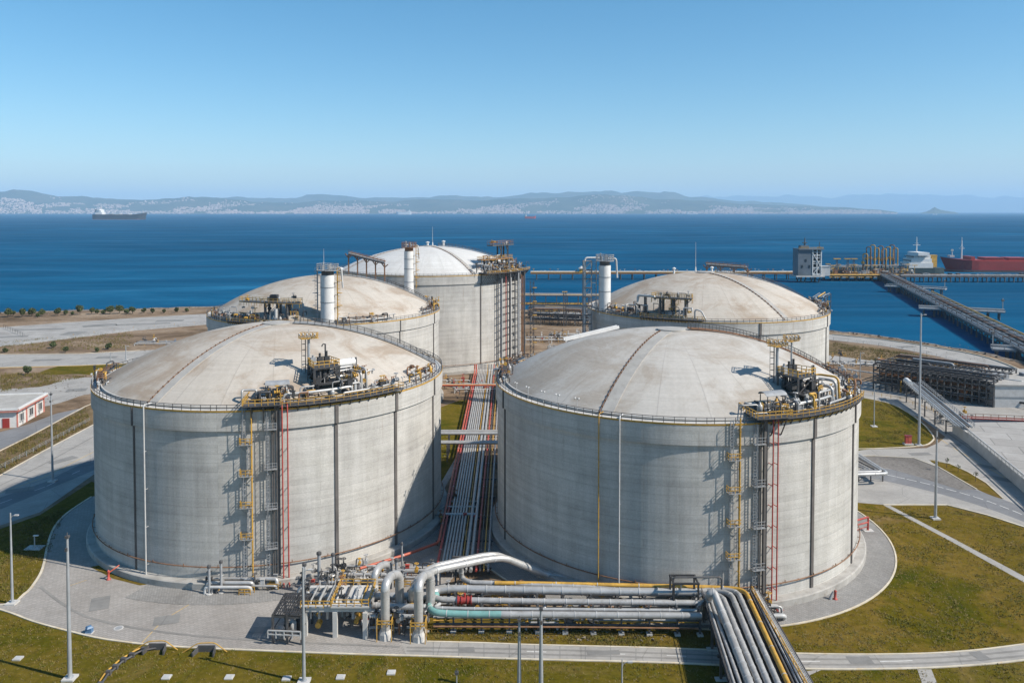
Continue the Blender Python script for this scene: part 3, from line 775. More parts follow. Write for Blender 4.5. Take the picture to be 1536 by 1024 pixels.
# long white channel lying on the left shoulder of the right-hand front dome
o = thing('roof_trough', 'long white trough lying on the left shoulder of the front right dome', 'trough', T2.d(R_(-150), 20))
A, B = T2.d(R_(-118), 25, .5), T2.d(R_(-150), 18.5, .6); d = (B - A).normalized(); sd = d.cross(Vector((0, 0, 1)))
mb = MB(); mb.bar(A, B, 1.2, .12); mb.bar(A + sd * .55 + Vector((0, 0, .3)), B + sd * .55 + Vector((0, 0, .3)), .1, .7); mb.bar(A - sd * .55 + Vector((0, 0, .3)), B - sd * .55 + Vector((0, 0, .3)), .1, .7); mb.build('channel', WHITE, o)
mb = MB()
for k in range(5): c = A.lerp(B, (k + .5) / 5); mb.box((c.x, c.y, c.z - .35), (1.5, .3, .6), .5)
mb.build('foot', GREY, o)

# cobbled aprons round the front tanks
for T, r, pr in ((T1, 7.0, (-20, 95)), (T2, 7.0, (-85, 130))):
    mb = MB(); a0, a1 = R_(pr[0]), R_(pr[1]); A = T.arc(a0, a1, T.R + 1.6, .1, 2); B = T.arc(a0, a1, T.R + r, .1, 2); n = min(len(A), len(B))
    B = [T.p(a0 + (a1 - a0) * k / (len(A) - 1), T.R + r, .1) for k in range(len(A))]
    for k in range(len(A) - 1): mb.add([A[k], A[k + 1], B[k + 1], B[k]], [(3, 2, 1, 0)])
    struct('apron', mb, PAVEC)
    if T is T2:
        band('kerb', [(p.x, p.y) for p in B], .3, CAP, 0, .2, world=True)

# ---------------------------------------------------------------- plant on the tank rims
class Loc:
    """local frame that follows a tank rim: a along the rim to the right, b outward, z above the rim"""
    def __init__(s, T, px, r=None, z=None):
        s.T = T; r = T.R - 5 if r is None else r; z = T.Z if z is None else z; best = None
        for k in range(-1150, 1151):
            f = R_(k / 10)
            q = T.p(f, r, z)
            e = abs(proj(q)[0] - px) + (0 if abs(k) < 950 else 5)
            if best is None or e < best[0]: best = (e, f)
        s.ph = best[1]
    def __call__(s, a, b, z): return s.T.p(s.ph + a / s.T.R, s.T.R + b, s.T.Z + z)
    def box(s, mb, a, b, z, size): return mb.box(s(a, b, z), size, s.ph + a / s.T.R)
    def slab(s, mb, a0, a1, b0, b1, z, th=.12, step=1.5):
        n = max(1, int((a1 - a0) / step))
        for k in range(n):
            x, y = a0 + (a1 - a0) * k / n, a0 + (a1 - a0) * (k + 1) / n
            q = [s(x, b0, z), s(y, b0, z), s(y, b1, z), s(x, b1, z)]; vs = [v - Vector((0, 0, th)) for v in q] + q
            mb.add(vs, [(0, 1, 2, 3), (7, 6, 5, 4), (0, 4, 5, 1), (2, 6, 7, 3)] + ([(3, 7, 4, 0)] if k == 0 else []) + ([(1, 5, 6, 2)] if k == n - 1 else []))
        return mb
    def loop(s, a0, a1, b0, b1, z):
        n = max(1, int((a1 - a0) / 1.5)); A = [s(a0 + (a1 - a0) * k / n, b1, z) for k in range(n + 1)]; B = [s(a1 - (a1 - a0) * k / n, b0, z) for k in range(n + 1)]
        return A + B

def valve(mb, c, ax, r=.3, stem=Vector((0, 0, 1))):
    """gate valve: flanged body, bonnet, stem and hand wheel"""
    c, ax, st = Vector(c), Vector(ax).normalized(), Vector(stem).normalized()
    mb.cyl(c - ax * r * 1.5, c + ax * r * 1.5, r * .75, 8)
    for s in (-1.5, -.0, 1.5): mb.cyl(c + ax * (r * s - .06), c + ax * (r * s + .06), r * 1.25, 8)
    mb.cyl(c, c + st * r * 2.6, r * .5, 6, r * .35); mb.cyl(c + st * r * 2.6, c + st * r * 4.0, .07, 5)
    a = ax; b = st.cross(ax)
    mb.tube([c + st * r * 3.8 + (a * cos(2 * pi * k / 10) + b * sin(2 * pi * k / 10)) * r * 1.25 for k in range(10)], .07, 5, True)
    mb.bar(c + st * r * 3.8 - a * r * 1.2, c + st * r * 3.8 + a * r * 1.2, .07); mb.bar(c + st * r * 3.8 - b * r * 1.2, c + st * r * 3.8 + b * r * 1.2, .07)
    return mb

PAL = [GALV, GALV, SILV, LITE, DARK, GREY, YEL, DARK, DARK, BOXG, GREY, RUST]
def clutter(root, L, a0, a1, b0, b1, z0, z1, n, seed, pal=PAL):
    """individual process pieces: pipe drops, headers, valves, boxes"""
    rnd = random.Random(seed)
    for i in range(n):
        a, b, z = rnd.uniform(a0, a1), rnd.uniform(b0, b1), rnd.uniform(z0, z1); m = rnd.choice(pal); k = rnd.random(); mb = MB(); r = rnd.choice((.09, .12, .16, .22))
        if k < .42:
            da, db, dz = rnd.uniform(1, 3.6) * rnd.choice((-1, 1)), rnd.uniform(-1.2, 1.2), rnd.uniform(.6, 2.2)
            pts = [L(a, b, z0 - .3), L(a, b, z), L(a + da, b, z), L(a + da, b + db, z), L(a + da, b + db, max(z0 - .2, z - dz))]
            mb.tube(fillet(pts, .4, 3), r, 6); mb.build('pipe', m, root)
        elif k < .68:
            valve(mb, L(a, b, z), L(a + .5, b, z) - L(a, b, z), rnd.uniform(.2, .34), rnd.choice((Vector((0, 0, 1)), L.T.out(L.ph)))); mb.build('valve', rnd.choice((m, YEL, GREY)), root)
        elif k < .80:
            mb.bar(L(a, b, z0 - .3), L(a, b, z + .4), .14); mb.bar(L(a, b, z + .3), L(a + 1.2, b, z + .3), .12); mb.bar(L(a, b, z - .4), L(a + .8, b, z + .3), .1); mb.build('pipe_bracket', rnd.choice((DARK, YEL, RUST)), root)
        elif k < .90:
            L.box(mb, a, b, z, (rnd.uniform(.5, 1.1), .4, rnd.uniform(.6, 1.1))); L.box(mb, a, b, z + .58, (.9, .55, .06)); mb.bar(L(a, b, z0 - .3), L(a, b, z), .12); mb.build('junction_box', rnd.choice((LITE, GREY, BOXG)), root)
        else:
            mb.lathe([(.02, 0), (.45, .05), (.45, 1.1), (.3, 1.3), (.18, 1.35), (.18, 1.7), (.02, 1.7)], L(a, b, z0), 10); mb.build('filter_pot', m, root)

def crown_mast(root, base, h, w, rz=0, r=.32, lad=True):
    mb = MB(); base = Vector(base); up = Vector((0, 0, 1)); mb.tube([base, base + up * h], r, 10, r2=r * .8)
    ms = mb.build('mast', MAST, root)
    if lad:
        ml = MB(); ml.ladder(base + Vector((-.6, -.1, 0)), base + Vector((-.6, -.1, h)), (0, 1, 0), .45, (-1, 0, 0), .04); ml.build('ladder', DARK, ms)
    mp = MB(); c = base + up * h; mp.box(c, (w, w * .6, .12), rz)
    q = [c + Vector((x * w / 2, y * w * .3, .05)) for x, y in ((-1, -1), (1, -1), (1, 1), (-1, 1))]; mp.rail(q, .9, .8, .05, True); mp.build('crown_platform', YEL, ms)
    mf = MB()
    for k in range(5):
        p = c + Vector(((k - 2) * w * .22, -w * .3, .9)); mf.cyl(p, p + Vector((0, -.3, -.15)), .17, 6); mf.bar(p - up * .6, p, .07)
    mf.bar(c, c + up * 1.7, .1); mf.bar(c + Vector((-w * .46, -w * .3, .32)), c + Vector((w * .46, -w * .3, .32)), .08); mf.bar(c + up * .32, c + Vector((0, -w * .3, .32)), .08); mf.build('floodlights', LITE, ms)
    return ms

def pump_platform(T, px, label, seed, twin):
    L = Loc(T, px); root = thing('pump_platform', label, 'pump platform', L(0, -3, 0), 'pump platforms on the tank rims')
    mb = MB(); L.slab(mb, -15, 15, -4.5, 1.3, .75, .14); L.slab(mb, -16, -9.5, -5, 2.2, 1.25, .16); mb.build('deck', DARK, root)
    mb = MB()
    for k in range(16):
        a = -14.5 + k * 1.95; mb.bar(L(a, 1.1, .55), L(a, .40, -.45), .14); mb.bar(L(a, -4.4, .6), L(a, 1.2, .6), .2); mb.bar(L(a, -4.3, -.5), L(a, -4.3, .7), .16)
        if a < -9: mb.bar(L(a, 2.1, 1.1), L(a, .4, -2.2), .16)
    mb.build('deck_bracket', DARK, root)
    mb = MB(); mb.rail(L.loop(-9.4, 15, -4.4, 1.2, .75)[:19], 1.1, 1.4, .04); mb.rail(L.loop(-15.9, -9.6, -4.9, 2.1, 1.25), 1.1, 1.1, .055, True); mb.build('deck_rail', YEL, root)
    # equipment tower
    mb = MB(); cor = [(-2.7, -8.2), (2.7, -8.2), (2.7, -3.6), (-2.7, -3.6)]
    for a, b in cor: mb.bar(L(a, b, -.2), L(a, b, 6.2), .34)
    for i in range(4):
        p, q = cor[i], cor[(i + 1) % 4]
        for z in (3.1, 6.0): mb.bar(L(*p, z), L(*q, z), .26)
        mb.bar(L(*p, .4), L(*q, 3.1), .14); mb.bar(L(*q, 3.1), L(*p, 6.0), .14)
    tw = mb.build('tower_frame', DARK, root)
    mb = MB(); L.slab(mb, -2.9, 2.9, -8.4, -3.4, 6.25, .16); mb.build('tower_deck', DARK, tw); mb = MB(); L.slab(mb, -2.7, 4.4, -8.2, -2.6, 3.2, .14); mb.build('tower_deck', BOXG, tw)
    mb = MB(); mb.rail(L.loop(-2.85, 2.85, -8.3, -3.5, 6.25), 1.15, 1.0, .055, True); mb.rail(L.loop(2.7, 4.3, -8, -2.7, 3.2)[:3], 1.1, 1, .05); mb.build('tower_rail', YEL, tw)
    rnd = random.Random(seed)
    for k in range(5):
        a, b = -1.9 + (k % 3) * 1.8, -7.2 + (k // 3) * 2.4; mb = MB()
        mb.lathe([(.02, 0), (.55, .02), (.55, 1.6), (.35, 1.9), (.35, 2.3), (.5, 2.35), (.5, 2.7), (.02, 2.75)], L(a, b, .4 if k % 2 else 3.25), 12); mb.build('pump', (BOXG, GREY, BOXG, GALV, BOXG)[k], root)
    for k in range(7):
        mb = MB(); a, b = rnd.uniform(-2.2, 2.2), rnd.uniform(-7.8, -4); L.box(mb, a, b, rnd.choice((1.4, 4.3)), (rnd.uniform(.9, 1.8), rnd.uniform(.8, 1.4), rnd.uniform(1, 2))); mb.cyl(L(a, b, 1), L(a, b, 5.6), .16, 6); mb.build('valve_skid', rnd.choice((BOXG, DARK, BOXG, GREY)), root)
    for k in range(3):
        mb = MB(); L.box(mb, -1.8 + k * 1.7, -7.4, 6.9, (1.0, .8, 1.3)); mb.cyl(L(-1.8 + k * 1.7, -7.4, 7.5), L(-1.8 + k * 1.7, -7.4, 8.0 + .3 * k), .22, 8); mb.build('hoist_motor', BOXG if k else GREY, root)
    crown_mast(root, L(-2.4, -8.6, -.1), 11.3, 3.3, L.ph)
    if twin: crown_mast(root, L(1.7, -7.9, 6.3), 5.6, 2.7, L.ph, .18, False)
    else:
        mb = MB(); mb.tube(fillet([L(1.6, -8, 6.3), L(1.6, -8, 9.9), L(.9, -8, 9.9), L(.7, -8, 9.4)], .4, 3), .12, 6); mb.cyl(L(1.6, -8, 6.3), L(1.6, -8, 9.9), .16, 6); mb.build('davit', DARK, root)
        mb = MB(); A, B = L(3.6, -6.6, 6.0), L(8.4, -6.6, 6.0); d = (B - A).normalized()
        mb.tube([A, A + d * .05, A + d * .3, B - d * .3, B - d * .05, B], .8, 14); v = mb.build('pressure_vessel', WHITE, root)
        mb = MB()
        for a in (4.4, 7.6):
            for b in (-7.2, -6.0): mb.bar(L(a, b, .5), L(a, b, 5.9), .2)
        mb.bar(L(4.4, -6, 3), L(7.6, -6, 3), .14); mb.bar(L(4.4, -7.2, 1), L(7.6, -7.2, 5.2), .1); mb.build('vessel_frame', DARK, root)
    mb = MB(); mb.cyl(L(8.9, -6.5, -.2), L(8.9, -6.5, 6.8), .22, 8); mb.bar(L(8.9, -6.5, 6.5), L(7.6, -6.5, 6.8), .14); mb.build('pipe_column', DARK, root)
    for k, (a, top, m, r) in enumerate(((5.0, 4.0, SILV, .30), (6.4, 4.9, GALV, .26), (7.6, 5.4, YEL if twin else GALV, .2))):
        mb = MB(); mb.tube(fillet([L(2.4, -4.2 - .6 * k, top), L(a, -4.2 - .6 * k, top), L(a, -1.4, top), L(a, -1.0, -.2)], 1.0, 5), r, 10); mb.build('riser', m, root)
    mb = MB(); mb.tube(fillet([L(-9, -1.2, .9), L(-9, -1.2, 2.3), L(-4, -1.3, 2.3), L(1, -1.2, 2.4), L(4.2, -1.2, 2.5), L(4.2, -1.2, 1.0)], .6, 4), .27, 10); mb.build('header_pipe', SILV, root)
    mb = MB(); mb.tube(fillet([L(2, -.2, 1.0), L(2, -.2, 1.7), L(7, -.2, 1.7), L(12, -.3, 1.7), L(14, -.6, 1.7), L(14, -.6, .8)], .5, 4), .2, 8); mb.build('header_pipe', GALV, root)
    # barrel canopy over the valve group
    mb = MB(); m = 8; nn = 6
    for k in range(m):
        f0, f1 = pi * k / m, pi * (k + 1) / m
        q = [(-12.4, f0), (-7.9, f0), (-7.9, f1), (-12.4, f1)]; vs = [L(a, -2.6 + 1.25 * cos(f), 4.0 + .55 * sin(f)) for a, f in q]
        mb.add(vs + [v + Vector((0, 0, .08)) for v in vs], [(0, 1, 2, 3), (7, 6, 5, 4), (0, 4, 5, 1), (3, 2, 6, 7), (1, 5, 6, 2), (0, 3, 7, 4)])
    cn = mb.build('canopy', GREY, root)
    mb = MB()
    for a in (-12, -8.3):
        for b in (-3.7, -1.5): mb.bar(L(a, b, 1), L(a, b, 4.0), .14)
    mb.build('canopy_post', DARK, cn)
    clutter(root, L, -14.5, -4, -4.2, -.2, 1.4, 3.4, 34, seed + 1, PAL + [DARK, BOXG, DARK])
    clutter(root, L, -2.6, 8.5, -7.5, -1, 1.0, 5.4, 40, seed + 2, PAL + [DARK, BOXG, BOXG, DARK])
    clutter(root, L, 8, 15, -3.2, .4, 1.0, 2.8, 18, seed + 3, PAL + [YEL, DARK])
    return root
pump_platform(T1, 487, 'pump platform on the rim of the front left tank, with a white pressure vessel', 21, False)
pump_platform(T2, 1200, 'pump platform on the rim of the front right tank, with two crowned masts', 41, True)

def gantry(T, px, label, seed, a0, a1, zt, cols, b0=-5.5, b1=-2.2, n=34, ca=None, out=1.2):
    L = Loc(T, px); root = thing('pump_platform', label, 'pump platform', L(0, -3, 0), 'pump platforms on the tank rims')
    mb = MB(); L.slab(mb, a0, a1, b0, b1, zt, .35); tb = mb.build('gantry_deck', DARK if T is not T4 else RUST, root)
    mb = MB(); mb.rail(L.loop(a0, a1, b0, b1, zt), 1.2, 1.5, .05, True); mb.rail(L.loop(a0, a1, b0, b1, zt - 1.6), 1.3, 2.2, .05, True, 1); mb.build('deck_rail', YEL, tb)
    for a in cols:
        mb = MB(); mb.cyl(L(a, b0 + .6, -.3), L(a, b0 + .6, zt), .42, 10); mb.cyl(L(a, b1 - .5, -.3), L(a, b1 - .5, zt), .42, 10)
        mb.bar(L(a, b0 + .6, zt * .5), L(a, b1 - .5, zt * .5), .3); mb.bar(L(a, b1 - .5, zt - .3), L(a - 1.8, b1 - .5, zt - .3), .3); mb.bar(L(a, b1 - .5, zt - 1.8), L(a + 1.8, b1 - .5, zt - .3), .25); mb.build('gantry_leg', DARK, root)
    mb = MB(); L.slab(mb, a0 - 2, a1 + 4, -5, out, .7, .14); mb.build('deck', DARK, root)
    mb = MB(); mb.rail(L.loop(a0 - 2, a1 + 4, -4.9, out - .1, .7)[:int((a1 - a0 + 6) / 1.5) + 1], 1.1, 1.5, .055); mb.build('deck_rail', YEL, root)
    mb = MB()
    for k in range(int(a1 - a0 + 6)): mb.bar(L(a0 - 2 + k, out - .1, .55), L(a0 - 2 + k, .38, -.4 - (out - 1.2)), .14); mb.bar(L(a0 - 2 + k, -4.8, .5), L(a0 - 2 + k, out - .1, .5), .12)
    mb.build('deck_bracket', DARK, root)
    ca = ca or (a0, a1 + 3)
    clutter(root, L, ca[0], ca[1], -5, out - 1.2, 1.0, zt * .75, n, seed, PAL + [DARK, DARK, BOXG, YEL, RUST])
    clutter(root, L, a0 + 1, a1 - 1, b0 + .3, b1 - .3, zt + .2, zt + 1.6, 10, seed + 1, PAL + [YEL, YEL, RUST])
    return root, L
g3, L3 = gantry(T3, 410, 'pump platform with a long yellow railed bridge on the tank behind the front left tank', 61, -12.5, 11, 6.8, (-1.5, 3.0, 6.5))
mb = MB(); L3.box(mb, 1.2, -4, 8.0, (2.6, 1.6, 1.7)); L3.box(mb, 1.2, -4, 9.0, (2.2, 1.3, .3)); mb.build('hoist_motor', BOXG, g3)
mb = MB(); mb.cyl(L3(3.4, -1.0, -1), L3(3.4, -1.0, 5), .5, 12); mb.build('riser', LITE, g3)
g5, L5 = gantry(T5, 1003, 'pump platform with a yellow railed bridge on the right rear tank', 81, -5, 8.5, 6.6, (-2, 2, 6.5), ca=(-14, 9))
mb = MB(); mb.tube(fillet([L5(-10, -2, -.5), L5(-10, -2, 6.8), L5(-4, -2.4, 6.8), L5(-4, -3, 5.9)], .9, 4), .42, 10); mb.build('riser', LITE, g5)
mb = MB(); mb.cyl(L5(-8, -3.4, -.5), L5(-8, -3.4, 7.2), .5, 10); mb.build('riser', DARK, g5)
mb = MB(); mb.tube(fillet([L5(9.5, -2, .5), L5(9.5, -2, 3.6), L5(11.5, -2, 3.2), L5(13, -1, .6)], .9, 4), .25, 8); mb.build('riser', LITE, g5)
g4, L4 = gantry(T4, 744, 'tall rust brown pump platform on the right rim of the farthest white domed tank', 101, -13, 12.5, 6.2, (-9, -4, 1, 7, 11), n=95, ca=(-17, 15), out=5.0)
clutter(g4, L4, -13, 14, -4.5, 4.8, 1.2, 6, 40, 131, [DARK, RUST, YEL, BOXG, GREY])
# upper bridge and the drop pipes down its wall
mb = MB(); L4.slab(mb, -7, 12, -5, -1.5, 12.2, .5); up4 = mb.build('upper_bridge', DARK, g4)
clutter(g4, L4, -6, 11, -4.5, -2, 12.4, 13.6, 9, 137, [DARK, RUST, YEL, BOXG, GREY])
mb = MB(); mb.rail(L4.loop(-7, 12, -5, -1.5, 12.2), 1.6, 2.4, .05, True, 2); mb.build('bridge_rail', RUST, up4)
for a in (0, 6):
    mb = MB(); mb.bar(L4(a, -4.2, 7), L4(a, -4.2, 12.2), .7); mb.bar(L4(a, -2.2, 7), L4(a, -2.2, 12.2), .7); mb.bar(L4(a - 2, -2.2, 12), L4(a, -2.2, 9.5), .35); mb.build('gantry_leg', DARK, g4)
for k in range(14):
    mb = MB(); a = -7 + k * 1.55; o = 1.4 + (k % 4) * .9
    mb.tube(fillet([L4(a, -1.5, 1.2), L4(a, o, 1.2), L4(a, o, -T4.Z + 1)], .8, 4), (.16, .3, .2, .42)[k % 4], 8); mb.build('drop_pipe', (DARK, GREY, RED, DARK, DARK, LITE, DARK, GREY, DARK, WHITE, RUST, DARK, GREY, RUST)[k], g4)
for k in range(12):
    mb = MB(); z = -2 - k * 3.1; mb.bar(L4(-7, 1.8, z), L4(14, 1.8, z), .2); mb.bar(L4(4, .0, z), L4(4, 2.6, z), .2); mb.bar(L4(3.9, 1.5, z), L4(4.1, 1.7, z), .3); mb.build('pipe_bracket', DARK, g4)

def rim_piping(T, px, label, a0, a1, n, seed):
    L = Loc(T, px, T.R); root = thing('rim_piping', label, 'piping', L(0, -2, 0), 'clusters of pipework along the tank rims')
    mb = MB(); mb.tube([L(a0 + (a1 - a0) * k / 20, -1.0, 1.0) for k in range(21)], .28, 8); mb.build('header_pipe', GALV, root)
    mb = MB(); mb.tube([L(a0 + (a1 - a0) * k / 20, -1.8, 1.8) for k in range(21)], .2, 8); mb.build('header_pipe', DARK, root)
    for k in range(int((a1 - a0) / 2.4) + 1): mb = MB(); mb.bar(L(a0 + k * 2.4, -.8, 0), L(a0 + k * 2.4, -.8, 2.2), .16); mb.bar(L(a0 + k * 2.4, -.8, 2.1), L(a0 + k * 2.4, -2.4, 2.1), .16); mb.build('pipe_bracket', RUST, root)
    clutter(root, L, a0, a1, -3.5, 0, .8, 3.2, n, seed, PAL + [RUST, DARK, YEL])
rim_piping(T3, 345, 'pipework along the left front rim of the tank behind the front left tank', -18, 12, 40, 201)
rim_piping(T3, 560, 'pipework along the right front rim of the tank behind the front left tank', -10, 6, 12, 203)
rim_piping(T3, 640, 'dense pipework along the right shoulder of the tank behind the front left tank', -1, 34, 48, 205)
rim_piping(T5, 915, 'pipework beside the tall column on the left rim of the right rear tank', -12, 8, 30, 207)
rim_piping(T5, 1238, 'pipework along the far right rim of the right rear tank', 0, 34, 40, 209)
rim_piping(T1, 642, 'small pipework at the right end of the front left tank rim', -4, 10, 12, 211)
rim_piping(T2, 752, 'yellow and grey pipework at the left end of the front right tank rim', -28, -2, 22, 213)
rim_piping(T2, 1286, 'pipework and lamp poles at the right end of the front right tank rim', 2, 26, 18, 215)
rim_piping(T1, 140, 'short pipework at the left end of the front left tank rim', -18, 0, 10, 217)

def vent_stack(base, r, h, label, ground=False, lad=(1, -1), z0=None):
    root = thing('vent_stack', label, 'vent stack', base, 'tall white vent stacks'); b = Vector(base); up = Vector((0, 0, 1))
    mb = MB(); mb.cyl(b + up * ((z0 - b.z) if z0 is not None else -.5), b + up * h, r, 24); col = mb.build('column', WHITE, root)
    for z in (.6, h * .45, h * .75): mb = MB(); mb.lathe([(r + .02, z), (r + .09, z), (r + .09, z + .25), (r + .02, z + .25)], b, 24, False); mb.build('band', GREY, col)
    mb = MB(); mb.cyl(b + up * h, b + up * (h + 1.5), r * .86, 18); mb.build('head', DARK if z0 is None else RUST, root)
    mb = MB(); c = b + up * (h + 1.4); mb.lathe([(r * .5, h + 1.4), (r * 1.55, h + 1.4), (r * 1.55, h + 1.6), (r * .5, h + 1.6)], b, 16, False); mb.rail([c + Vector((r * 1.5 * cos(k * pi / 8), r * 1.5 * sin(k * pi / 8), .2)) for k in range(16)], 1.9, 1.2, .07, True, 3); pf = mb.build('top_platform', GREY if z0 is None else RUST, root)
    mb = MB()
    for k in range(5): mb.cyl(c + Vector((r * .8 * cos(k * 1.3), r * .8 * sin(k * 1.3), .1)), c + Vector((r * .8 * cos(k * 1.3), r * .8 * sin(k * 1.3), 1.6 + .5 * (k % 3))), .22, 8)
    mb.build('relief_valve', GREY, pf)
    for s in lad:
        mb = MB(); q = b + Vector((s * (r + .9), -.4, 0)); z = z0 - b.z if z0 is not None else 0
        mb.ladder(q + up * max(z, -2), q + up * (h + 2.4), (0, 1, 0), .8, (s, 0, 0), .09)
        for k in range(4): mb.bar(q + up * (1.5 + k * h / 4), b + up * (1.5 + k * h / 4), .16); mb.box(q + up * (2.2 + k * h / 4) + Vector((s * .6, 0, 0)), (1.6, 1.4, .12))
        mb.build('side_ladder', YEL if s > 0 else GREY, root)
    mb = MB(); mb.tube(fillet([c + Vector((r * .4, 0, .8)), c + Vector((r * 1.9, 0, .9)), c + Vector((r * 2.1, 0, -h * .35))], .8, 4), .28, 8); mb.build('side_pipe', LITE, root)
    return root
q = Loc(T3, 492, T3.R - 2.6); vent_stack(q(0, -2.6, -.2), 2.25, 15.6, 'white vent stack on the tank just behind the front left dome')
q = Loc(T5, 907, T5.R - 1.5); vent_stack(q(0, -1.5, -.4), 1.95, 15.6, 'white vent stack at the left edge of the right rear tank', lad=(-1,))
p = at_depth(613.5, 380, 322); vent_stack((p.x, p.y, 38.5), 1.95, 13.0, 'white vent stack standing in front of the farthest white domed tank', lad=(1,), z0=0)
# lattice ladder tower left of the right rear tank
p = Loc(T5, 889, T5.R + 1.0)(0, 1.0, 0); root = thing('lattice_tower', 'grey lattice stair tower against the left side of the right rear tank', 'lattice tower', (p.x - 2, p.y, 0))
mb = MB()
for dx in (-3.2, -.4):
    for dy in (-1.4, 1.4): mb.bar((p.x + dx, p.y + dy, 0), (p.x + dx, p.y + dy, 51), .22)
for k in range(17):
    z = k * 3
    for dy in (-1.4, 1.4): mb.bar((p.x - 3.2, p.y + dy, z), (p.x - .4, p.y + dy, z + 3), .14); mb.bar((p.x - 3.2, p.y + dy, z + 3), (p.x - .4, p.y + dy, z + 3), .16)
mb.build('frame', GREY, root)
mb = MB()
for k in range(17): mb.box((p.x - 1.8, p.y, k * 3 + 3), (3.0, 2.9, .12))
mb.build('stair_landing', RUST, root)
mb = MB(); mb.tube(fillet([(p.x - 2.6, p.y, 0), (p.x - 2.6, p.y, 52), (p.x + 2.5, p.y, 52), (p.x + 2.5, p.y, 50.5)], .9, 4), .3, 8); mb.build('riser', WHITE, root)

# pipe frames on the far shoulders of the rear domes
def dome_frame(A, B, h, n, label, base):
    root = thing('dome_gantry', label, 'pipe gantry', base, 'pipe frames on the rear domes'); A, B = Vector(A), Vector(B); up = Vector((0, 0, 1))
    mb = MB()
    for k in range(n):
        c = A.lerp(B, k / (n - 1)); mb.bar(c - up * 3, c + up * h, .45); mb.bar(c + up * (h - 1.4), c + up * h + (B - A).normalized() * 1.4, .3); mb.bar(c + up * (h - 1.4), c + up * h - (B - A).normalized() * 1.4, .3)
    mb.build('post', RUST, root)
    for k in range(3):
        mb = MB(); o = Vector((0, .9 * k, .35 * k)); mb.cyl(A + up * h + o, B + up * h + o, .3, 8); mb.build('pipe', (DARK, GREY, RUST)[k], root)
    mb = MB(); mb.rail([A + up * (h + .3) - Vector((0, .4, 0)), B + up * (h + .3) - Vector((0, .4, 0))], 1.3, 1.5, .05); mb.build('handrail', RUST, root)
A, B = T3.d(R_(150), 24), T3.d(R_(105), 33); dome_frame(at_depth(523, 404, 300), at_depth(577, 418, 296), 5.6, 5, 'rust brown pipe frame between the white stack and the white dome', A)
dome_frame(T5.d(R_(165), 22), T5.d(R_(128), 24), 4.6, 4, 'pipe frame on the far right shoulder of the right rear dome', T5.d(R_(150), 22))

# ---------------------------------------------------------------- lamp masts
def lamp_mast(px, py, top, label, lamp='arm', r=.19, Y=None):
    b = G(px, py) if Y is None else Vector((at_depth(px, 600, Y).x, Y, 0))
    # height from the top bearing
    lo, hi = 0.0, 60.0
    for _ in range(40):
        m = (lo + hi) / 2
        if proj((b.x, b.y, m))[1] > top: lo = m
        else: hi = m
    h = lo; root = thing('lamp_mast', label, 'lamp post', b, 'steel lamp masts'); up = Vector((0, 0, 1))
    mb = MB(); mb.tube([b, b + up * h], r * 1.25, 12, r2=r * .62); mb.lathe([(r * 2, .3), (r * 2, .38), (r * 1.1, .42)], b, 12, False); ms = mb.build('mast', MAST, root)
    mb = MB(); mb.box(b + up * .15, (1.7, 1.7, .34)); mb.build('footing', CPLN, root)
    mb = MB()
    if lamp == 'arm': mb.tube(fillet([b + up * (h - 1.2), b + up * (h - .5) + Vector((.25, 0, 0)), b + up * (h - .35) + Vector((.9, -.1, 0))], .3, 3), .06, 6); mb.box(b + up * (h - .33) + Vector((1.1, -.1, 0)), (.7, .35, .18))
    else:
        mb.box(b + up * (h + .15), (.5, .5, .35)); mb.cyl(b + up * (h + .3), b + up * (h + .75), .07, 6); mb.build('lamp_head', DARK, ms); mb = MB(); mb.box(b + up * (h - 1.6) + Vector((0, -r - .1, 0)), (.3, .25, .5)); lamp = 'box'
    mb.build('control_box' if lamp == 'box' else 'lamp_head', DARK if lamp != 'arm' else LITE, ms)
    return root
lamp_mast(18.5, 905, 769, 'grey lamp mast on the lawn at the far left edge of the paved yard', 'arm')
lamp_mast(105, 1018, 806, 'tall grey lamp mast in the front lawn, left of the blue box', 'cap', .26)
lamp_mast(456, 1023, 850, 'grey lamp mast in the front lawn before the dark grating shed', 'arm', .22)
lamp_mast(779, 0, 931, 'shorter of the two masts rising in front of the perimeter road', 'cap', .26, 110)
lamp_mast(812, 0, 914, 'taller of the two masts rising in front of the perimeter road', 'cap', .28, 109)
lamp_mast(935, 0, 988, 'slim mast whose top just shows on the front lawn', 'arm', .12, 111)
lamp_mast(684, 0, 1010, 'short round topped lamp at the lower edge of the front lawn', 'cap', .1, 108)
lamp_mast(1403, 778, 645, 'grey lamp mast on the right lawn beside the diagonal footpath', 'cap', .26)
lamp_mast(1379.5, 720, 470, 'very tall lamp mast on the grass island near the red cabinet', 'arm', .3, G(1379, 668).y)
lamp_mast(79, 722, 592, 'lamp mast beside the long road left of the front left tank', 'cap', .24)
lamp_mast(1290, 572, 528, 'lamp mast standing just right of the front right tank rim', 'arm', .2)
lamp_mast(1311, 640, 575, 'thin lamp mast on the grass island behind the front right tank', 'arm', .16)
lamp_mast(166, 545, 528, 'short lamp mast on the back road left of the front left dome', 'arm', .25)
lamp_mast(189, 540, 518, 'lamp mast nearest the front left dome on the back road', 'arm', .25)

def bollard_lamp(px, py, h, label):
    b = G(px, py); o = thing('low_lamp', label, 'lamp', b); mb = MB(); mb.cyl(b, b + Vector((0, 0, h)), .12, 8); mb.build('post', LITE, o)
    mb = MB(); mb.box(b + Vector((.3, 0, h)), (1.0, .4, .18)); mb.build('lamp_head', WHITE, o); mb = MB(); mb.box(b + Vector((0, 0, .1)), (3.2, 2.2, .25)); mb.build('slab', CPLN, o)
bollard_lamp(52, 822, 2.6, 'short white lamp on a slab in the shade beside the paved yard')

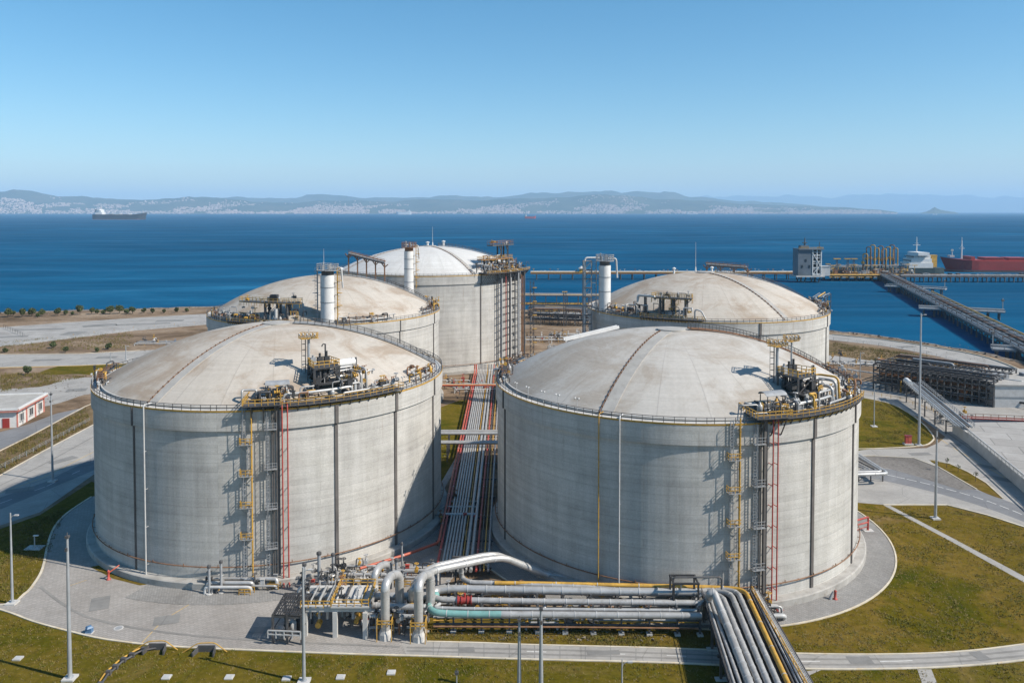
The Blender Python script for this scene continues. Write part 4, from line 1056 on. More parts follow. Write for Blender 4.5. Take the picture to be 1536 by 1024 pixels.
# ---------------------------------------------------------------- foreground pipe rack
def GP(px, py, z): return G(px, py, z)
def pipeline(name, label, pts, r, mat, group=None, flange=None, rad=1.6, n=14, sides=14, cat='pipe', shoe=None):
    P = fillet(pts, rad, 7); mb = MB(); mb.tube(P, r, sides); b0 = (pts[0][0], pts[0][1], 0)
    if not flange: return tag(mb.build(name, mat, None, b0), label, cat, group)
    o = thing(name, label, cat, b0, group); mb.build('run', mat, o)
    if flange:
        L = 0; nxt = flange * .5
        for a, b in zip(P, P[1:]):
            a, b = Vector(a), Vector(b); l = (b - a).length
            while L + l > nxt and l > 0:
                c = a.lerp(b, (nxt - L) / l); d = (b - a).normalized(); mb = MB(); mb.cyl(c - d * .07, c + d * .07, r * 1.10, sides); mb.build('joint_ring', LITE, o); nxt += flange
            L += l
    return o
RG = 'large pipes of the front rack'
zr = 3.4
pipeline('pipeline', 'frontmost rack pipe, turquoise at its left end and grey along the rest', [GP(655, 891, zr), GP(641, 905, zr), GP(648, 918, zr), GP(690, 920.5, zr), GP(860, 921.5, zr), GP(1052, 923, zr)], .52, GALV, RG, 3.4, 2.2)
mb = MB(); mb.tube(fillet([GP(655, 891, zr), GP(641, 905, zr), GP(648, 918, zr), GP(690, 920.5, zr), GP(752, 920.9, zr)], 2.2, 7), .535, 14); mb.build('painted_section', TEAL, bpy.data.objects['pipeline'])
pipeline('pipeline', 'thin grey pipe lying on top behind the turquoise ended pipe', [GP(660, 905, zr + .3), GP(650, 911, zr + .3), GP(700, 912.5, zr + .3), GP(1045, 915, zr + .3)], .28, GALV, RG, 5.2)
o = pipeline('pipeline', 'grey rack pipe carrying a dark red flanged valve near its left end', [GP(668, 880, zr), GP(650, 884, zr), GP(645, 893, zr), GP(660, 899, zr), GP(800, 901.5, zr), GP(1056, 904, zr)], .5, GALV, RG, 3.6)
c = GP(697, 899.8, zr); mb = MB(); mb.cyl(c - Vector((1.1, 0, 0)), c + Vector((1.1, 0, 0)), .62, 14)
for s in (-1.1, -.5, .5, 1.1): mb.cyl(c + Vector((s - .08, 0, 0)), c + Vector((s + .08, 0, 0)), .78, 14)
mb.cyl(c, c + Vector((0, 0, 1.2)), .2, 8); mb.build('flanged_valve', HULLR, o)
pipeline('pipeline', 'thickest grey pipe of the rack, directly in front of the yellow pipe', [GP(640, 896, zr), GP(652, 886, zr), GP(672, 882.5, zr + .3), GP(860, 886, zr + .3), GP(1060, 888, zr + .3)], .66, SILV, RG, 3.2)
pipeline('pipeline', 'grey rack pipe that drops from the tall bend and runs beside the yellow pipe', [GP(692, 846, 6.8), GP(692, 866, zr + .4), GP(703, 873, zr + .4), GP(860, 879, zr + .4), GP(1050, 881, zr + .4)], .44, GALV, RG, 3.5)
SX = lambda x: 32.6 + (x - 1125) * .0  # noqa
def slope(name, label, px0, py0, px1, r, mat, z0=4.4, z1=4.6, left=None, top=None):
    a, b = GP(px0, py0, z0), GP(px1, 1024, z1); d = (b - a); e = b + d.normalized() * 34
    pts = ([left] if left else []) + ([Vector(top)] if top else []) + [a, b, e]
    return pipeline(name, label, pts, r, mat, 'pipes sloping away at the lower right', 3.3, 1.9)
pipeline('pipeline', 'long yellow pipe along the back of the rack turning down the sloping bundle', [GP(742, 874, zr + .6), GP(800, 874.5, zr + .6), GP(1060, 880, 4.3), GP(1117, 883, 4.5), GP(1182, 1024, 4.6), GP(1182, 1024, 4.6) + (GP(1182, 1024, 4.6) - GP(1117, 883, 4.5)).normalized() * 34], .36, YEL, None, 7, 2.4)
slope('pipeline', 'slim leftmost pipe of the sloping bundle', 1057, 888, 1101, .2, GALV, 4.5, 4.6, GP(1040, 902, 3.4))
slope('pipeline', 'second slim pipe at the left of the sloping bundle', 1063, 891, 1110, .26, GALV, 4.4, 4.5, GP(1046, 912, 3.4))
pipeline('pipeline', 'thick pipe of the sloping bundle that humps over the rack at its top end', [GP(1064, 905, 2.6), GP(1064, 890, 7.2), GP(1071, 888, 7.4), GP(1086, 925, 5.0), GP(1124, 1024, 4.6), GP(1124, 1024, 4.6) + (GP(1124, 1024, 4.6) - GP(1086, 925, 5.0)).normalized() * 34], .6, GALV, 'pipes sloping away at the lower right', 3.3, 1.6)
slope('pipeline', 'grey pipe right of the thick hump in the sloping bundle', 1083, 893, 1138, .46, GALV, 4.4, 4.5, GP(1050, 889, 3.8))
slope('pipeline', 'grey pipe in the middle of the sloping bundle, two left of the yellow pipe', 1096, 889, 1152, .46, GALV, 4.4, 4.5, GP(1055, 884, 3.9))
slope('pipeline', 'grey pipe next to the yellow pipe in the sloping bundle', 1106, 886, 1167, .42, GALV, 4.4, 4.5, GP(1060, 881.5, 4.0))
for k, x in enumerate((1190, 1197, 1203)):
    a, b = GP(1124 + k * 5, 884 + k * 1.5, 4.3), GP(x, 1024, 4.3)
    pipeline('conduit', ('dark', 'grey', 'pale')[k] + ' thin conduit along the right edge of the sloping bundle', [a, b, b + (b - a).normalized() * 30], .16, (DARK, GREY, LITE)[k], 'conduits beside the yellow pipe', None)
root = thing('walkway_deck', 'dark grating walkway deck under the sloping pipe bundle', 'walkway', (33, 120, 0)); mb = MB()
XL = lambda y: 31.5 - (133 - y) * .09
XR = lambda y: 39.9 - (133 - y) * .015
mb.prism([(XL(132), 132), (XR(132), 132), (XR(76), 76), (XL(76), 76)], 3.92, 4.02)
for f in (.02, .5, .98): mb.bar((XL(132) + (XR(132) - XL(132)) * f, 132, 3.83), (XL(76) + (XR(76) - XL(76)) * f, 76, 3.83), .18, .16)
mb.build('deck', BOXG, root); mb = MB(); mb.rail([Vector((XL(132) + .1, 132, 4.02)), Vector((XL(76) + .1, 76, 4.02))], 1.0, 2.6, .035); mb.build('handrail', DARK, root)
c = GP(1040, 893, 4.6); root = thing('corner_frame', 'black square steel frame standing over the pipes where the rack meets the sloping bundle', 'frame', (c.x, c.y, 0)); mb = MB()
for dx in (-3.2, .8):
    for dy in (0, 3): mb.bar((c.x + dx, c.y + dy, 0), (c.x + dx, c.y + dy, 6.6), .28)
for dy in (0, 3): mb.bar((c.x - 3.4, c.y + dy, 6.6), (c.x + 1.0, c.y + dy, 6.6), .3)
for dx in (-3.2, .8): mb.bar((c.x + dx, c.y, 6.6), (c.x + dx, c.y + 3, 6.6), .25)
mb.build('frame', BOXG, root); mb = MB(); mb.tube(fillet([(c.x - 3, c.y + 1.5, 1), (c.x - 3, c.y + 1.5, 7), (c.x + 5, c.y + 1.5, 7), (c.x + 5, c.y + 1.5, 5)], .5, 4), .16, 8); mb.build('pipe', DARK, root)
# cable tray and trestles under the sloping bundle
a, b = GP(1134, 888, 4.0), GP(1212, 1024, 4.0); root = thing('cable_tray', 'open cable tray with side rail along the right edge of the sloping pipes', 'cable tray', (a.x, a.y, 0)); e = b + (b - a).normalized() * 30; t = (b - a).normalized().cross(Vector((0, 0, 1)))
mb = MB(); mb.bar(a - t * .6, e - t * .6, .14, .5); mb.bar(a + t * .6, e + t * .6, .14, .5)
for k in range(60): c = a.lerp(e, k / 60); mb.bar(c - t * .6, c + t * .6, .2, .08)
mb.build('tray', DARK, root)
mb = MB()
for k in range(5): mb.tube([a - t * (-.4 + k * .2) + Vector((0, 0, .12)), a.lerp(e, .5) - t * (-.45 + k * .22) + Vector((0, 0, .14)), e - t * (-.4 + k * .2) + Vector((0, 0, .12))], .07, 5)
mb.build('cables', LITE, root)
mb = MB(); mb.rail([a + t * .7, e + t * .7], 1.1, 2.2, .05); mb.build('side_rail', YEL, root)
for k, y in enumerate((130, 122, 114, 106, 98)):
    xl, xr = XL(y) + .3, XR(y) - .3
    root = thing('pipe_trestle', ORD[k] + ' dark trestle under the sloping pipes counting from the rack corner', 'pipe trestle', ((xl + xr) / 2, y, 0), 'trestles under the sloping pipes')
    mb = MB()
    for x in (xl, (xl + xr) / 2, xr): mb.bar((x, y, 0), (x, y, 3.4), .35)
    mb.bar((xl - .5, y, 3.5), (xr + .5, y, 3.5), .35, .4); mb.bar((xl, y, .4), ((xl + xr) / 2, y, 3.3), .14); mb.bar((xr, y, .4), ((xl + xr) / 2, y, 3.3), .14); mb.build('frame', DARK, root)
    mb = MB(); mb.box(((xl + xr) / 2, y, .1), (xr - xl + 1.6, 1.0, .24)); mb.build('footing', CPLN, root)

for k, px in enumerate((640, 680, 722, 764, 807, 848, 890, 932, 974, 1016, 1050)):
    f = GP(px, 947 + k * .6, 0); yb = f.y + 10.5
    root = thing('pipe_support', ORD[k] + ' dark steel frame under the front rack, counting from the turquoise pipe end', 'pipe support', (f.x, f.y, 0), 'steel frames under the front rack')
    mb = MB()
    for y in (f.y, f.y + 5.2, yb): mb.bar((f.x, y, 0), (f.x, y, 3.6 if y > f.y else 3.0), .26)
    for z in (1.2, 2.75): mb.bar((f.x, f.y - .5, z), (f.x, yb + .5, z), .26, .3)
    mb.bar((f.x, f.y, .3), (f.x, f.y + 5.2, 2.6), .12); mb.build('frame', DARK, root)
    for y in (f.y, f.y + 5.2, yb): mb = MB(); mb.box((f.x, y, .1), (.9, .9, .5)); mb.build('footing', CPLN, root)
    for y, z in ((f.y + .6, 4.0), (f.y + 3.9, 4.1)): mb = MB(); mb.bar((f.x, y, 2.9), (f.x, y, z + .3), .16); mb.box((f.x, y, z + .35), (.3, .3, .25)); mb.build('guide_post', DARK, root)
for k, (py, r, m) in enumerate(((940, .14, RUST), (936, .18, DARK), (931, .12, YEL), (926, .2, GREY))):
    pipeline('small_pipe', ('rusty', 'dark', 'yellow', 'grey')[k] + ' small pipe slung low under the front rack', [GP(650, py - 1, 1.45), GP(850, py, 1.45), GP(1048, py + 2, 1.45)], r, m, 'small pipes slung under the rack', None)

# the two pairs of tall inverted-U expansion bends
def ubend(label, px, py, top, back, r=.72):
    b = G(px, py); h = None; lo, hi = 0, 20
    for _ in range(40):
        m = (lo + hi) / 2
        if proj((b.x + .5, b.y + 1.2, m))[1] > top: lo = m
        else: hi = m
    h = lo - r
    o = thing('expansion_bend', label, 'pipe', b, 'tall silver pipe bends')
    P = fillet([b + Vector((0, 0, .9)), b + Vector((0, 0, h)), b + Vector((back[0] * .35, back[1] * .6, h + .2)), b + Vector((back[0], back[1], h - .5)), b + Vector((back[0], back[1] + .3, back[2]))], 2.0, 8)
    mb = MB(); mb.tube(P, r, 18); mb.build('run', SILV, o)
    for k in (2, len(P) // 2, len(P) - 3):
        mb = MB(); c, d = Vector(P[k]), (Vector(P[k + 1]) - Vector(P[k])).normalized(); mb.cyl(c - d * .06, c + d * .06, r * 1.06, 18); mb.build('joint_ring', GALV, o)
    mb = MB(); mb.lathe([(r * 1.5, 0), (r * 1.4, .9), (r * 1.05, 1.5)], b, 8, False); mb.build('pedestal', CPLN, o)
    mb = MB(); q = [b + Vector((r * 1.6 * x, r * 1.6 * y, 2.4)) for x, y in ((-1, -1), (1, -1), (1, 1), (-1, 1))]; mb.rail(q, 1.0, .8, .06, True)
    for c in q: mb.bar(c, (c.x, c.y, 0), .12)
    mb.build('collar_rail', YEL, o)
ubend('tall silver pipe bend, left one of the front pair beside the perimeter road', 578, 957, 864, (1.6, 4.6, 3.2))
ubend('tall silver pipe bend, right one of the front pair beside the perimeter road', 628, 960, 864, (1.4, 4.6, 3.6))
ubend('silver pipe bend rising behind the left front bend', 562, 918, 849, (1.9, 4.5, 2.0), .6)
b = G(618, 922)
pipeline('pipeline', 'large silver pipe rising and running slantwise over to the foot of the front right tank', [b + Vector((0, 0, 2)), GP(618, 884, 7.4), GP(646, 856, 7.2), GP(733, 838, 6.2), GP(757, 836, 5.8), GP(822, 862, .9), GP(850, 869, .8)], .6, SILV, None, 6, 2.2)
pipeline('pipeline', 'second large silver pipe slanting behind the first towards the front right tank', [b + Vector((.5, 3, 2)), GP(622, 872, 7.4), GP(646, 850, 7.2), GP(722, 833, 6.4), GP(745, 831, 6.0), GP(766, 839, 4.0)], .5, SILV, None, 6, 2.0)
root = thing('pipe_support', 'tall dark support post under the slanting silver pipes', 'pipe support', G(690, 895))
c = G(690, 885); mb = MB(); mb.bar(c - Vector((.8, 0, 0)), c + Vector((-.8, 0, 6.0)), .3); mb.bar(c + Vector((.8, 0, 0)), c + Vector((.8, 0, 6.0)), .3); mb.bar(c + Vector((-1.3, 0, 6.0)), c + Vector((1.3, 0, 6.0)), .35); mb.bar(c + Vector((-.8, 0, .5)), c + Vector((.8, 0, 4)), .15); mb.bar(c + Vector((.8, 0, 4)), c + Vector((-.8, 0, 5.8)), .15); mb.build('frame', DARK, root)
for k, (x0, y0, x1, y1, z, r) in enumerate(((500, 894, 640, 893, 3.6, .6), (553, 907, 650, 911, 3.2, .5), (470, 892, 560, 899, 4.2, .55), (545, 921, 640, 925, 2.0, .35), (480, 905, 590, 908, 3.0, .3))):
    pipeline('header_pipe', ('thick silver header pipe behind the concrete portal', 'silver header pipe passing behind both front bends', 'silver header pipe above the dark grating shed', 'low grey pipe between the feet of the front bends', 'thin grey pipe along the concrete portal')[k], [GP(x0, y0, 1.0), GP(x0, y0 , z), GP(x1, y1, z)], r, (SILV, SILV, GALV, GREY, GALV)[k], 'header pipes by the concrete portal', 4, 1.2)

# concrete portal with deck and rails
root = thing('concrete_portal', 'pale concrete portal frame with a flat deck and yellow rails beside the silver bends', 'portal frame', G(500, 950))
F = [G(458, 953), G(503, 955), G(548, 957)]; mb = MB()
for f in F:
    for dy in (0, 6.5):
        c = MB(); c.box((f.x, f.y + dy, 2.1), (.7, .7, 4.2)); c.build('column', CPLN, root)
mb.box(((F[0].x + F[2].x) / 2, F[0].y, 4.5), (F[2].x - F[0].x + 1.6, .9, .8)); mb.box(((F[0].x + F[2].x) / 2, F[0].y + 6.5, 4.5), (F[2].x - F[0].x + 1.6, .9, .8)); mb.build('beam', CPLN, root)
mb = MB(); mb.box(((F[1].x + F[2].x) / 2, F[1].y + 3.2, 5.02), (F[2].x - F[1].x + 1.2, 7.4, .22)); mb.build('deck', CPLN, root)
mb = MB(); x0, x1, y0, y1 = F[1].x - .5, F[2].x + .5, F[1].y - .4, F[1].y + 6.8
mb.rail([Vector((x0, y0, 5.1)), Vector((x1, y0, 5.1)), Vector((x1, y1, 5.1)), Vector((x0, y1, 5.1))], 1.1, 1.2, .055, True); mb.build('deck_rail', YEL, root)
mb = MB(); mb.rail([Vector((F[0].x - .5, y0, 4.9)), Vector((F[1].x - .6, y0, 4.9))], 1.1, 1.2, .055); mb.build('deck_rail', YEL, root)
for k in range(7):
    mb = MB(); x = F[0].x + .8 + k * 1.35; mb.tube(fillet([Vector((x, F[0].y + .4, 2.6)), Vector((x, F[0].y + .4, 5.4)), Vector((x, F[0].y + 6, 5.4)), Vector((x, F[0].y + 6, 1))], .5, 3), .16 + .05 * (k % 3), 8); mb.build('pipe', PAL[k], root)
rnd = random.Random(77)
for k in range(12):
    mb = MB(); c = Vector((rnd.uniform(F[0].x, F[2].x), F[0].y + rnd.uniform(1, 5), rnd.choice((.9, 1.3, 2.2, 5.5)))); valve(mb, c, (1, 0, 0) if k % 2 else (0, 1, 0), rnd.uniform(.28, .45)); mb.build('valve', (YEL, RED, GREY, LITE, YEL, BOXG)[k % 6], root)

# dark grating shed
root = thing('grating_shed', 'dark steel shed topped with open grating at the left end of the pipework', 'shed', G(425, 950))
A, B, C, D = GP(409, 921, 4.6), GP(452, 923, 4.6), GP(468, 890, 5.0), GP(428, 889, 5.0)
mb = MB()
for k in range(13):
    t = k / 12; mb.bar(A.lerp(B, t), D.lerp(C, t), .22, .12)
for k in range(8):
    t = k / 7; mb.bar(A.lerp(D, t), B.lerp(C, t), .18, .1)
mb.bar(A.lerp(B, .6) + Vector((0, 0, .2)), D.lerp(C, .6) + Vector((0, 0, .2)), .2); mb.build('grating', BOXG, root)
for p in (A, B, C, D, A.lerp(B, .5), D.lerp(C, .5)):
    mb = MB(); mb.bar((p.x, p.y, 0), (p.x, p.y, p.z), .32); mb.build('post', DARK, root)
mb = MB(); q = lambda p, z: Vector((p.x, p.y, z))
for p1, p2 in ((A, B), (B, C), (C, D), (D, A)): mb.bar(q(p1, 4.3), q(p2, 4.3), .2, .3); mb.bar(q(p1, 2.2), q(p2, 2.2), .14)
mb.bar(q(A, .3), q(B, 2.1), .1); mb.build('brace', DARK, root)
for k in range(5):
    mb = MB(); c = A.lerp(C, .2 + .15 * k); mb.lathe([(.02, 0), (.6, .02), (.6, 1.7), (.4, 2.0), (.02, 2.1)], (c.x, c.y, .1), 12); mb.build('pump', (GREY, BOXG, LITE, BOXG, GREY)[k], root)
mb = MB(); mb.rail([q(A, 0) + Vector((-.6, -.6, 1.2)), q(B, 1.2) + Vector((0, -.6, 0))], 1.2, 1.3, .08); mb.build('front_rail', LITE, root)

def monitor_post(px, py, top, label, r=.2, cap=True):
    b = G(px, py); lo, hi = 0, 25
    for _ in range(40):
        m = (lo + hi) / 2
        if proj((b.x, b.y, m))[1] > top: lo = m
        else: hi = m
    o = thing('vent_post', label, 'post', b, 'dark vent posts in front of the tanks'); mb = MB(); mb.cyl(b, b + Vector((0, 0, lo - .5)), r, 10); mb.build('post', MAST if r > .3 else GREY, o)
    mb = MB(); mb.lathe([(r * 1.5, lo - .6), (r * 1.5, lo - .2), (.04, lo)], b, 10, False); mb.build('cap', DARK, o)
    mb = MB(); mb.lathe([(r * 2.6, 0), (r * 2.6, .25), (r * 1.2, .3)], b, 10, False); mb.build('base', CPLN, o)
for k, (px, py, tp, lb, r) in enumerate(((314, 891, 846, 'dark vent post at the left end of the small manifold', .24), (332, 889, 839, 'dark vent post second from the left, over the small manifold', .22),
    (457, 898, 843, 'dark vent post right behind the grating shed', .26), (479, 893, 826, 'tallest dark vent post between shed and concrete portal', .3), (500, 880, 828, 'dark vent post behind the concrete portal', .26),
    (595, 902, 836, 'thin vent post behind the silver bends', .26), (603, 860, 812, 'thin vent post at the foot of the front left tank', .16), (660, 880, 842, 'slim post in front of the corridor pipes', .14))):
    monitor_post(px, py, tp, lb, r)

def manifold(px, py, label, seed, wd, dp, n, zmax=2.6, pal=PAL):
    b = G(px, py); root = thing('valve_manifold', label, 'valve manifold', b, 'valve manifolds among the pipes'); rnd = random.Random(seed)
    for k in range(3):
        mb = MB(); y = b.y - dp / 2 + dp * (k + .5) / 3; z = rnd.uniform(.9, 1.8); x0, x1 = b.x - wd / 2, b.x + wd / 2
        mb.tube(fillet([Vector((x0, y, 0)), Vector((x0, y, z)), Vector((x1, y, z)), Vector((x1, y + rnd.uniform(-1, 1), .2))], .6, 4), rnd.choice((.2, .28, .36)), 10); mb.build('header', rnd.choice((GALV, SILV, LITE)), root)
        sm = rnd.choice((YEL, DARK, DARK))
        for x in (x0 + wd * .25, x1 - wd * .25): mb = MB(); mb.bar((x, y, 0), (x, y, z), .16); mb.bar((x - .4, y, z - .3), (x + .4, y, z - .3), .14); mb.build('pipe_leg', sm, root)
    for k in range(n):
        x, y = b.x + rnd.uniform(-.5, .5) * wd, b.y + rnd.uniform(-.5, .5) * dp; mb = MB(); q = rnd.random()
        if q < .45: valve(mb, (x, y, rnd.uniform(.8, zmax)), rnd.choice(((1, 0, 0), (0, 1, 0))), rnd.uniform(.22, .4)); mb.build('valve', rnd.choice(pal + [YEL, DARK, BOXG]), root)
        elif q < .75:
            h = rnd.uniform(1, zmax); mb.tube(fillet([Vector((x, y, 0)), Vector((x, y, h)), Vector((x + rnd.uniform(-2, 2), y, h)), Vector((x + rnd.uniform(-2, 2), y + 1, .4))], .4, 3), rnd.choice((.08, .12, .18)), 6); mb.build('pipe', rnd.choice(pal), root)
        elif q < .9: mb.bar((x, y, 0), (x, y, 1.6), .1); mb.box((x, y - .1, 1.6), (.7, .3, .9)); mb.box((x, y - .1, 2.1), (.85, .5, .06)); mb.build('junction_box', rnd.choice((LITE, GREY, BOXG, RED)), root)
        else: mb.rail([Vector((x, y, 0)), Vector((x + 2, y, 0))], 1.1, 1, .05); mb.build('barrier', YEL, root)
manifold(345, 886, 'silver manifold with yellow legs at the foot of the left tank ladder', 301, 8, 3.5, 7, 2.0)
manifold(395, 882, 'small manifold below the red risers of the front left tank', 303, 5, 3, 6, 2.0)
manifold(500, 893, 'tangle of valves and grey pipes behind the concrete portal', 305, 12, 8, 44, 3.8)
manifold(540, 872, 'group of valves left of the silver bend near the front left tank', 307, 10, 8, 30, 3.2)
manifold(600, 935, 'dense yellow and grey valves between the silver bends', 309, 9, 9, 46, 3.6, PAL + [YEL, BOXG, BOXG])
manifold(620, 870, 'valves at the near end of the corridor pipes', 311, 9, 7, 26, 3.0)
manifold(668, 905, 'valves beneath the turquoise pipe end', 313, 7, 8, 22, 3)
manifold(812, 940, 'small white and grey valves under the middle of the front rack', 315, 5, 3, 9, 1.6, [WHITE, LITE, GALV])
manifold(930, 930, 'dark small pipes under the right half of the front rack', 317, 18, 8, 30, 2.0, [DARK, RUST, YEL, GREY])
manifold(1150, 925, 'red and grey valves at the foot of the right tank risers', 319, 5, 5, 10)
manifold(755, 905, 'rusty valves behind the middle of the front rack', 321, 14, 6, 24, 2.2, PAL + [RUST, ORED])
manifold(715, 585, 'orange and yellow valves at the far end of the corridor pipes', 323, 16, 16, 30, 3.0, [ORED, RED, YEL, YEL, DARK, GALV])
manifold(680, 580, 'yellow valves on the paved ground left of the far corridor pipes', 325, 12, 14, 18, 2.8, [YEL, YEL, DARK, RED, LITE])
manifold(690, 770, 'dark fittings in the shade among the corridor pipes', 327, 8, 14, 10, 2.0, [DARK, RUST, RED])
manifold(820, 512, 'yellow valves behind the left shoulder of the front right dome', 331, 22, 16, 44, 4.0, [YEL, YEL, LITE, WHITE, RUST, DARK])
manifold(850, 525, 'pale valves close behind the front right dome', 333, 18, 12, 18, 3.5, [YEL, LITE, WHITE, GREY])
manifold(790, 545, 'valves and pipes at the foot of the farthest white domed tank', 335, 18, 12, 40, 4.5, [YEL, DARK, WHITE, RUST])
manifold(235, 517, 'yellow posts and white pipes behind the left dome', 337, 20, 8, 14, 3.6, [YEL, YEL, WHITE, BLUE])
manifold(1300, 548, 'grey fittings at the roadside right of the front right dome', 339, 14, 8, 10, 3.5, [LITE, GREY, YEL, DARK])
manifold(1240, 548, 'yellow and grey pipe posts just behind the front right rim', 341, 16, 10, 22, 5.0, [YEL, GREY, YEL, DARK])

# ---------------------------------------------------------------- corridor pipes between the front tanks
CP = 'pipes along the corridor between the front tanks'
y0, y1 = 146, 330
spec = [(-14.6, .26, ORED, 'leftmost red pipe of the corridor'), (-13.9, .26, RED, 'second red pipe of the corridor')]
spec += [(-13.0 + k * .62, .24, GALV, ORD[k] + ' slim grey pipe right of the corridor red pipes') for k in range(6)]
spec += [(-9.3, .12, YEL, 'thin yellow pipe in the middle of the corridor'), (-8.6, .36, GALV, 'left of the two thicker grey corridor pipes'), (-7.6, .36, GALV, 'right of the two thicker grey corridor pipes'), (-6.6, .22, RED, 'red pipe right of the thick grey corridor pipes'), (-5.9, .16, DARK, 'dark pipe beside the right corridor red pipe'), (-5.2, .14, YEL, 'yellow pipe along the right edge of the corridor'), (-4.4, .22, GREY, 'rightmost grey pipe of the corridor')]
for x, r, m, lb in spec:
    z = 1.5 + (.25 if m is ORED else 0)
    pts = [Vector((x, y0, z)), Vector((x + (y1 - y0) * -.004, y1, z)), Vector((x - .8, y1 + .5, 4.5))]
    if m is ORED: pts = [G(540, 852, 1.6), G(610, 831, z), Vector((x, y0 + 12, z))] + pts[1:]
    pipeline('corridor_pipe', lb, pts, r, m, CP, 18, 1.2, sides=10)
for k in range(15):
    y = y0 + 2 + k * 12.5; root = thing('pipe_sleeper', ORD[k] + ' low steel sleeper under the corridor pipes counting from the near end', 'pipe sleeper', (-9.5, y, 0), 'sleepers under the corridor pipes')
    mb = MB(); mb.bar((-15.4, y, 1.05), (-3.8, y, 1.05), .25, .3)
    for x in (-15, -9.6, -4.2): mb.bar((x, y, 0), (x, y, 1.0), .3)
    mb.build('frame', DARK, root)
for k, (py, zz, lb) in enumerate(((650, 6.0, 'nearer the camera and higher'), (664, 5.0, 'lower'))):
    Yb = G(700, py, zz).y; root = thing('pipe_bridge', ('upper' if k == 0 else 'lower') + ' pipe bridge of grey pipes crossing between the front tanks', 'pipe bridge', (-9, Yb, 0), 'pipe bridges over the corridor')
    for j in range(3 if k == 0 else 2):
        mb = MB(); mb.cyl((-22, Yb + j * 1.1, zz + .1 * j), (4, Yb + j * 1.1, zz + .1 * j), .38 if j == 0 else .28, 10); mb.build('pipe', SILV if j == 0 else GALV, root)
    for x in (-17.5, -3.0):
        mb = MB(); mb.bar((x, Yb - .5, 0), (x, Yb - .5, zz - .3), .3); mb.bar((x, Yb + 2.4, 0), (x, Yb + 2.4, zz - .3), .3); mb.bar((x, Yb - .9, zz - .5), (x, Yb + 2.8, zz - .5), .3); mb.build('trestle', DARK, root)
Yb = G(700, 578, 5).y; root = thing('pipe_bridge', 'red and yellow pipe bridge across the far end of the corridor', 'pipe bridge', (-12, Yb, 0), 'pipe bridges over the corridor')
for j, m in enumerate((RED, YEL, GREY)):
    mb = MB(); mb.cyl((-30, Yb + j, 5), (2, Yb + j, 5), .25, 8); mb.build('pipe', m, root)
for x in (-27, -15, -3): mb = MB(); mb.bar((x, Yb - .4, 0), (x, Yb - .4, 4.8), .25); mb.bar((x, Yb + 2.4, 0), (x, Yb + 2.4, 4.8), .25); mb.bar((x, Yb - .5, 4.6), (x, Yb + 2.6, 4.6), .25); mb.build('trestle', RUST, root)
# dark racks behind, near the water
def rack(A, B, dep, h, levels, n, label, seed, mats, pipes=5, group='open steel pipe racks'):
    A, B = Vector(A), Vector(B); d = (B - A).normalized(); t = Vector((-d.y, d.x, 0)); t = t if t.y > 0 else -t; root = thing('pipe_rack', label, 'pipe rack', A, group); rnd = random.Random(seed); up = Vector((0, 0, 1))
    for k in range(n):
        c = A.lerp(B, k / (n - 1)); mb = MB()
        for s in (0, .5, 1): mb.bar(c + t * dep * s, c + t * dep * s + up * h, .4)
        for l in range(levels): z = h * (l + 1) / levels; mb.bar(c - t * .4 + up * z, c + t * (dep + .4) + up * z, .35)
        if k % 3 == 0: mb.bar(c + up * .4, c + t * dep * .5 + up * h, .2)
        mb.build('bent', DARK, root)
    for l in range(levels):
        z = h * (l + 1) / levels; mb = MB(); mb.bar(A + up * z, B + up * z, .35); mb.bar(A + t * dep + up * z, B + t * dep + up * z, .35); mb.build('stringer', DARK, root)
        for j in range(pipes):
            r = rnd.choice((.18, .25, .35, .5)); o = t * dep * (j + .5) / pipes + up * (z + r + .18); mb = MB(); u0, u1 = (0, 1) if rnd.random() < .6 else sorted((rnd.random(), rnd.random()))
            if u1 - u0 < .2: u0, u1 = 0, .8
            P = [A.lerp(B, u0) + o, A.lerp(B, (u0 + u1) / 2) + o + t * rnd.choice((0, 0, 1.2)), A.lerp(B, u1) + o]
            if u1 < 1: P.append(A.lerp(B, u1) + o - up * (h / levels))
            mb.tube(fillet(P, 1, 3), r, 8); mb.build('pipe', rnd.choice(mats), root)
    return root
DM = [DARK, GREY, GALV, RUST, BOXG, GREY]
rack(G(798, 487), G(890, 490), 12, 9, 3, 8, 'dark pipe rack seen between the rear tanks, near the water', 401, DM)
rack(G(770, 471), G(900, 472), 8, 12, 2, 9, 'taller grey pipe rack along the shore between the rear tanks', 403, [GALV, GREY, YEL, DARK])
rack(G(792, 478), G(886, 481), 9, 7, 3, 9, 'low rusty pipe rack just behind the dark rack between the rear tanks', 411, [DARK, RUST, YEL, GREY, BOXG], 6)
manifold(845, 480, 'tangle of dark valves between the two pipe racks near the water', 353, 40, 10, 30, 5.0, [DARK, YEL, RUST, GREY])
manifold(858, 506, 'yellow and white fittings on the bare ground between the rear tanks', 355, 24, 12, 26, 3.5, [YEL, LITE, DARK, WHITE])
manifold(800, 560, 'dense yellow fittings at the right foot of the white domed tank', 357, 12, 16, 26, 6.0, [YEL, DARK, RUST, LITE])
r1 = rack(G(1310, 583), G(1490, 611), 27, 9.5, 4, 19, 'large dark multi level pipe rack right of the front right tank', 405, [BOXG, DARK, DARK, BOXG, RUST, DARK, BOXG, GREY], 13)
L0, L1 = G(1312, 580), G(1488, 608); dd = (L1 - L0).normalized(); tt = Vector((-dd.y, dd.x, 0)); rnd = random.Random(66)
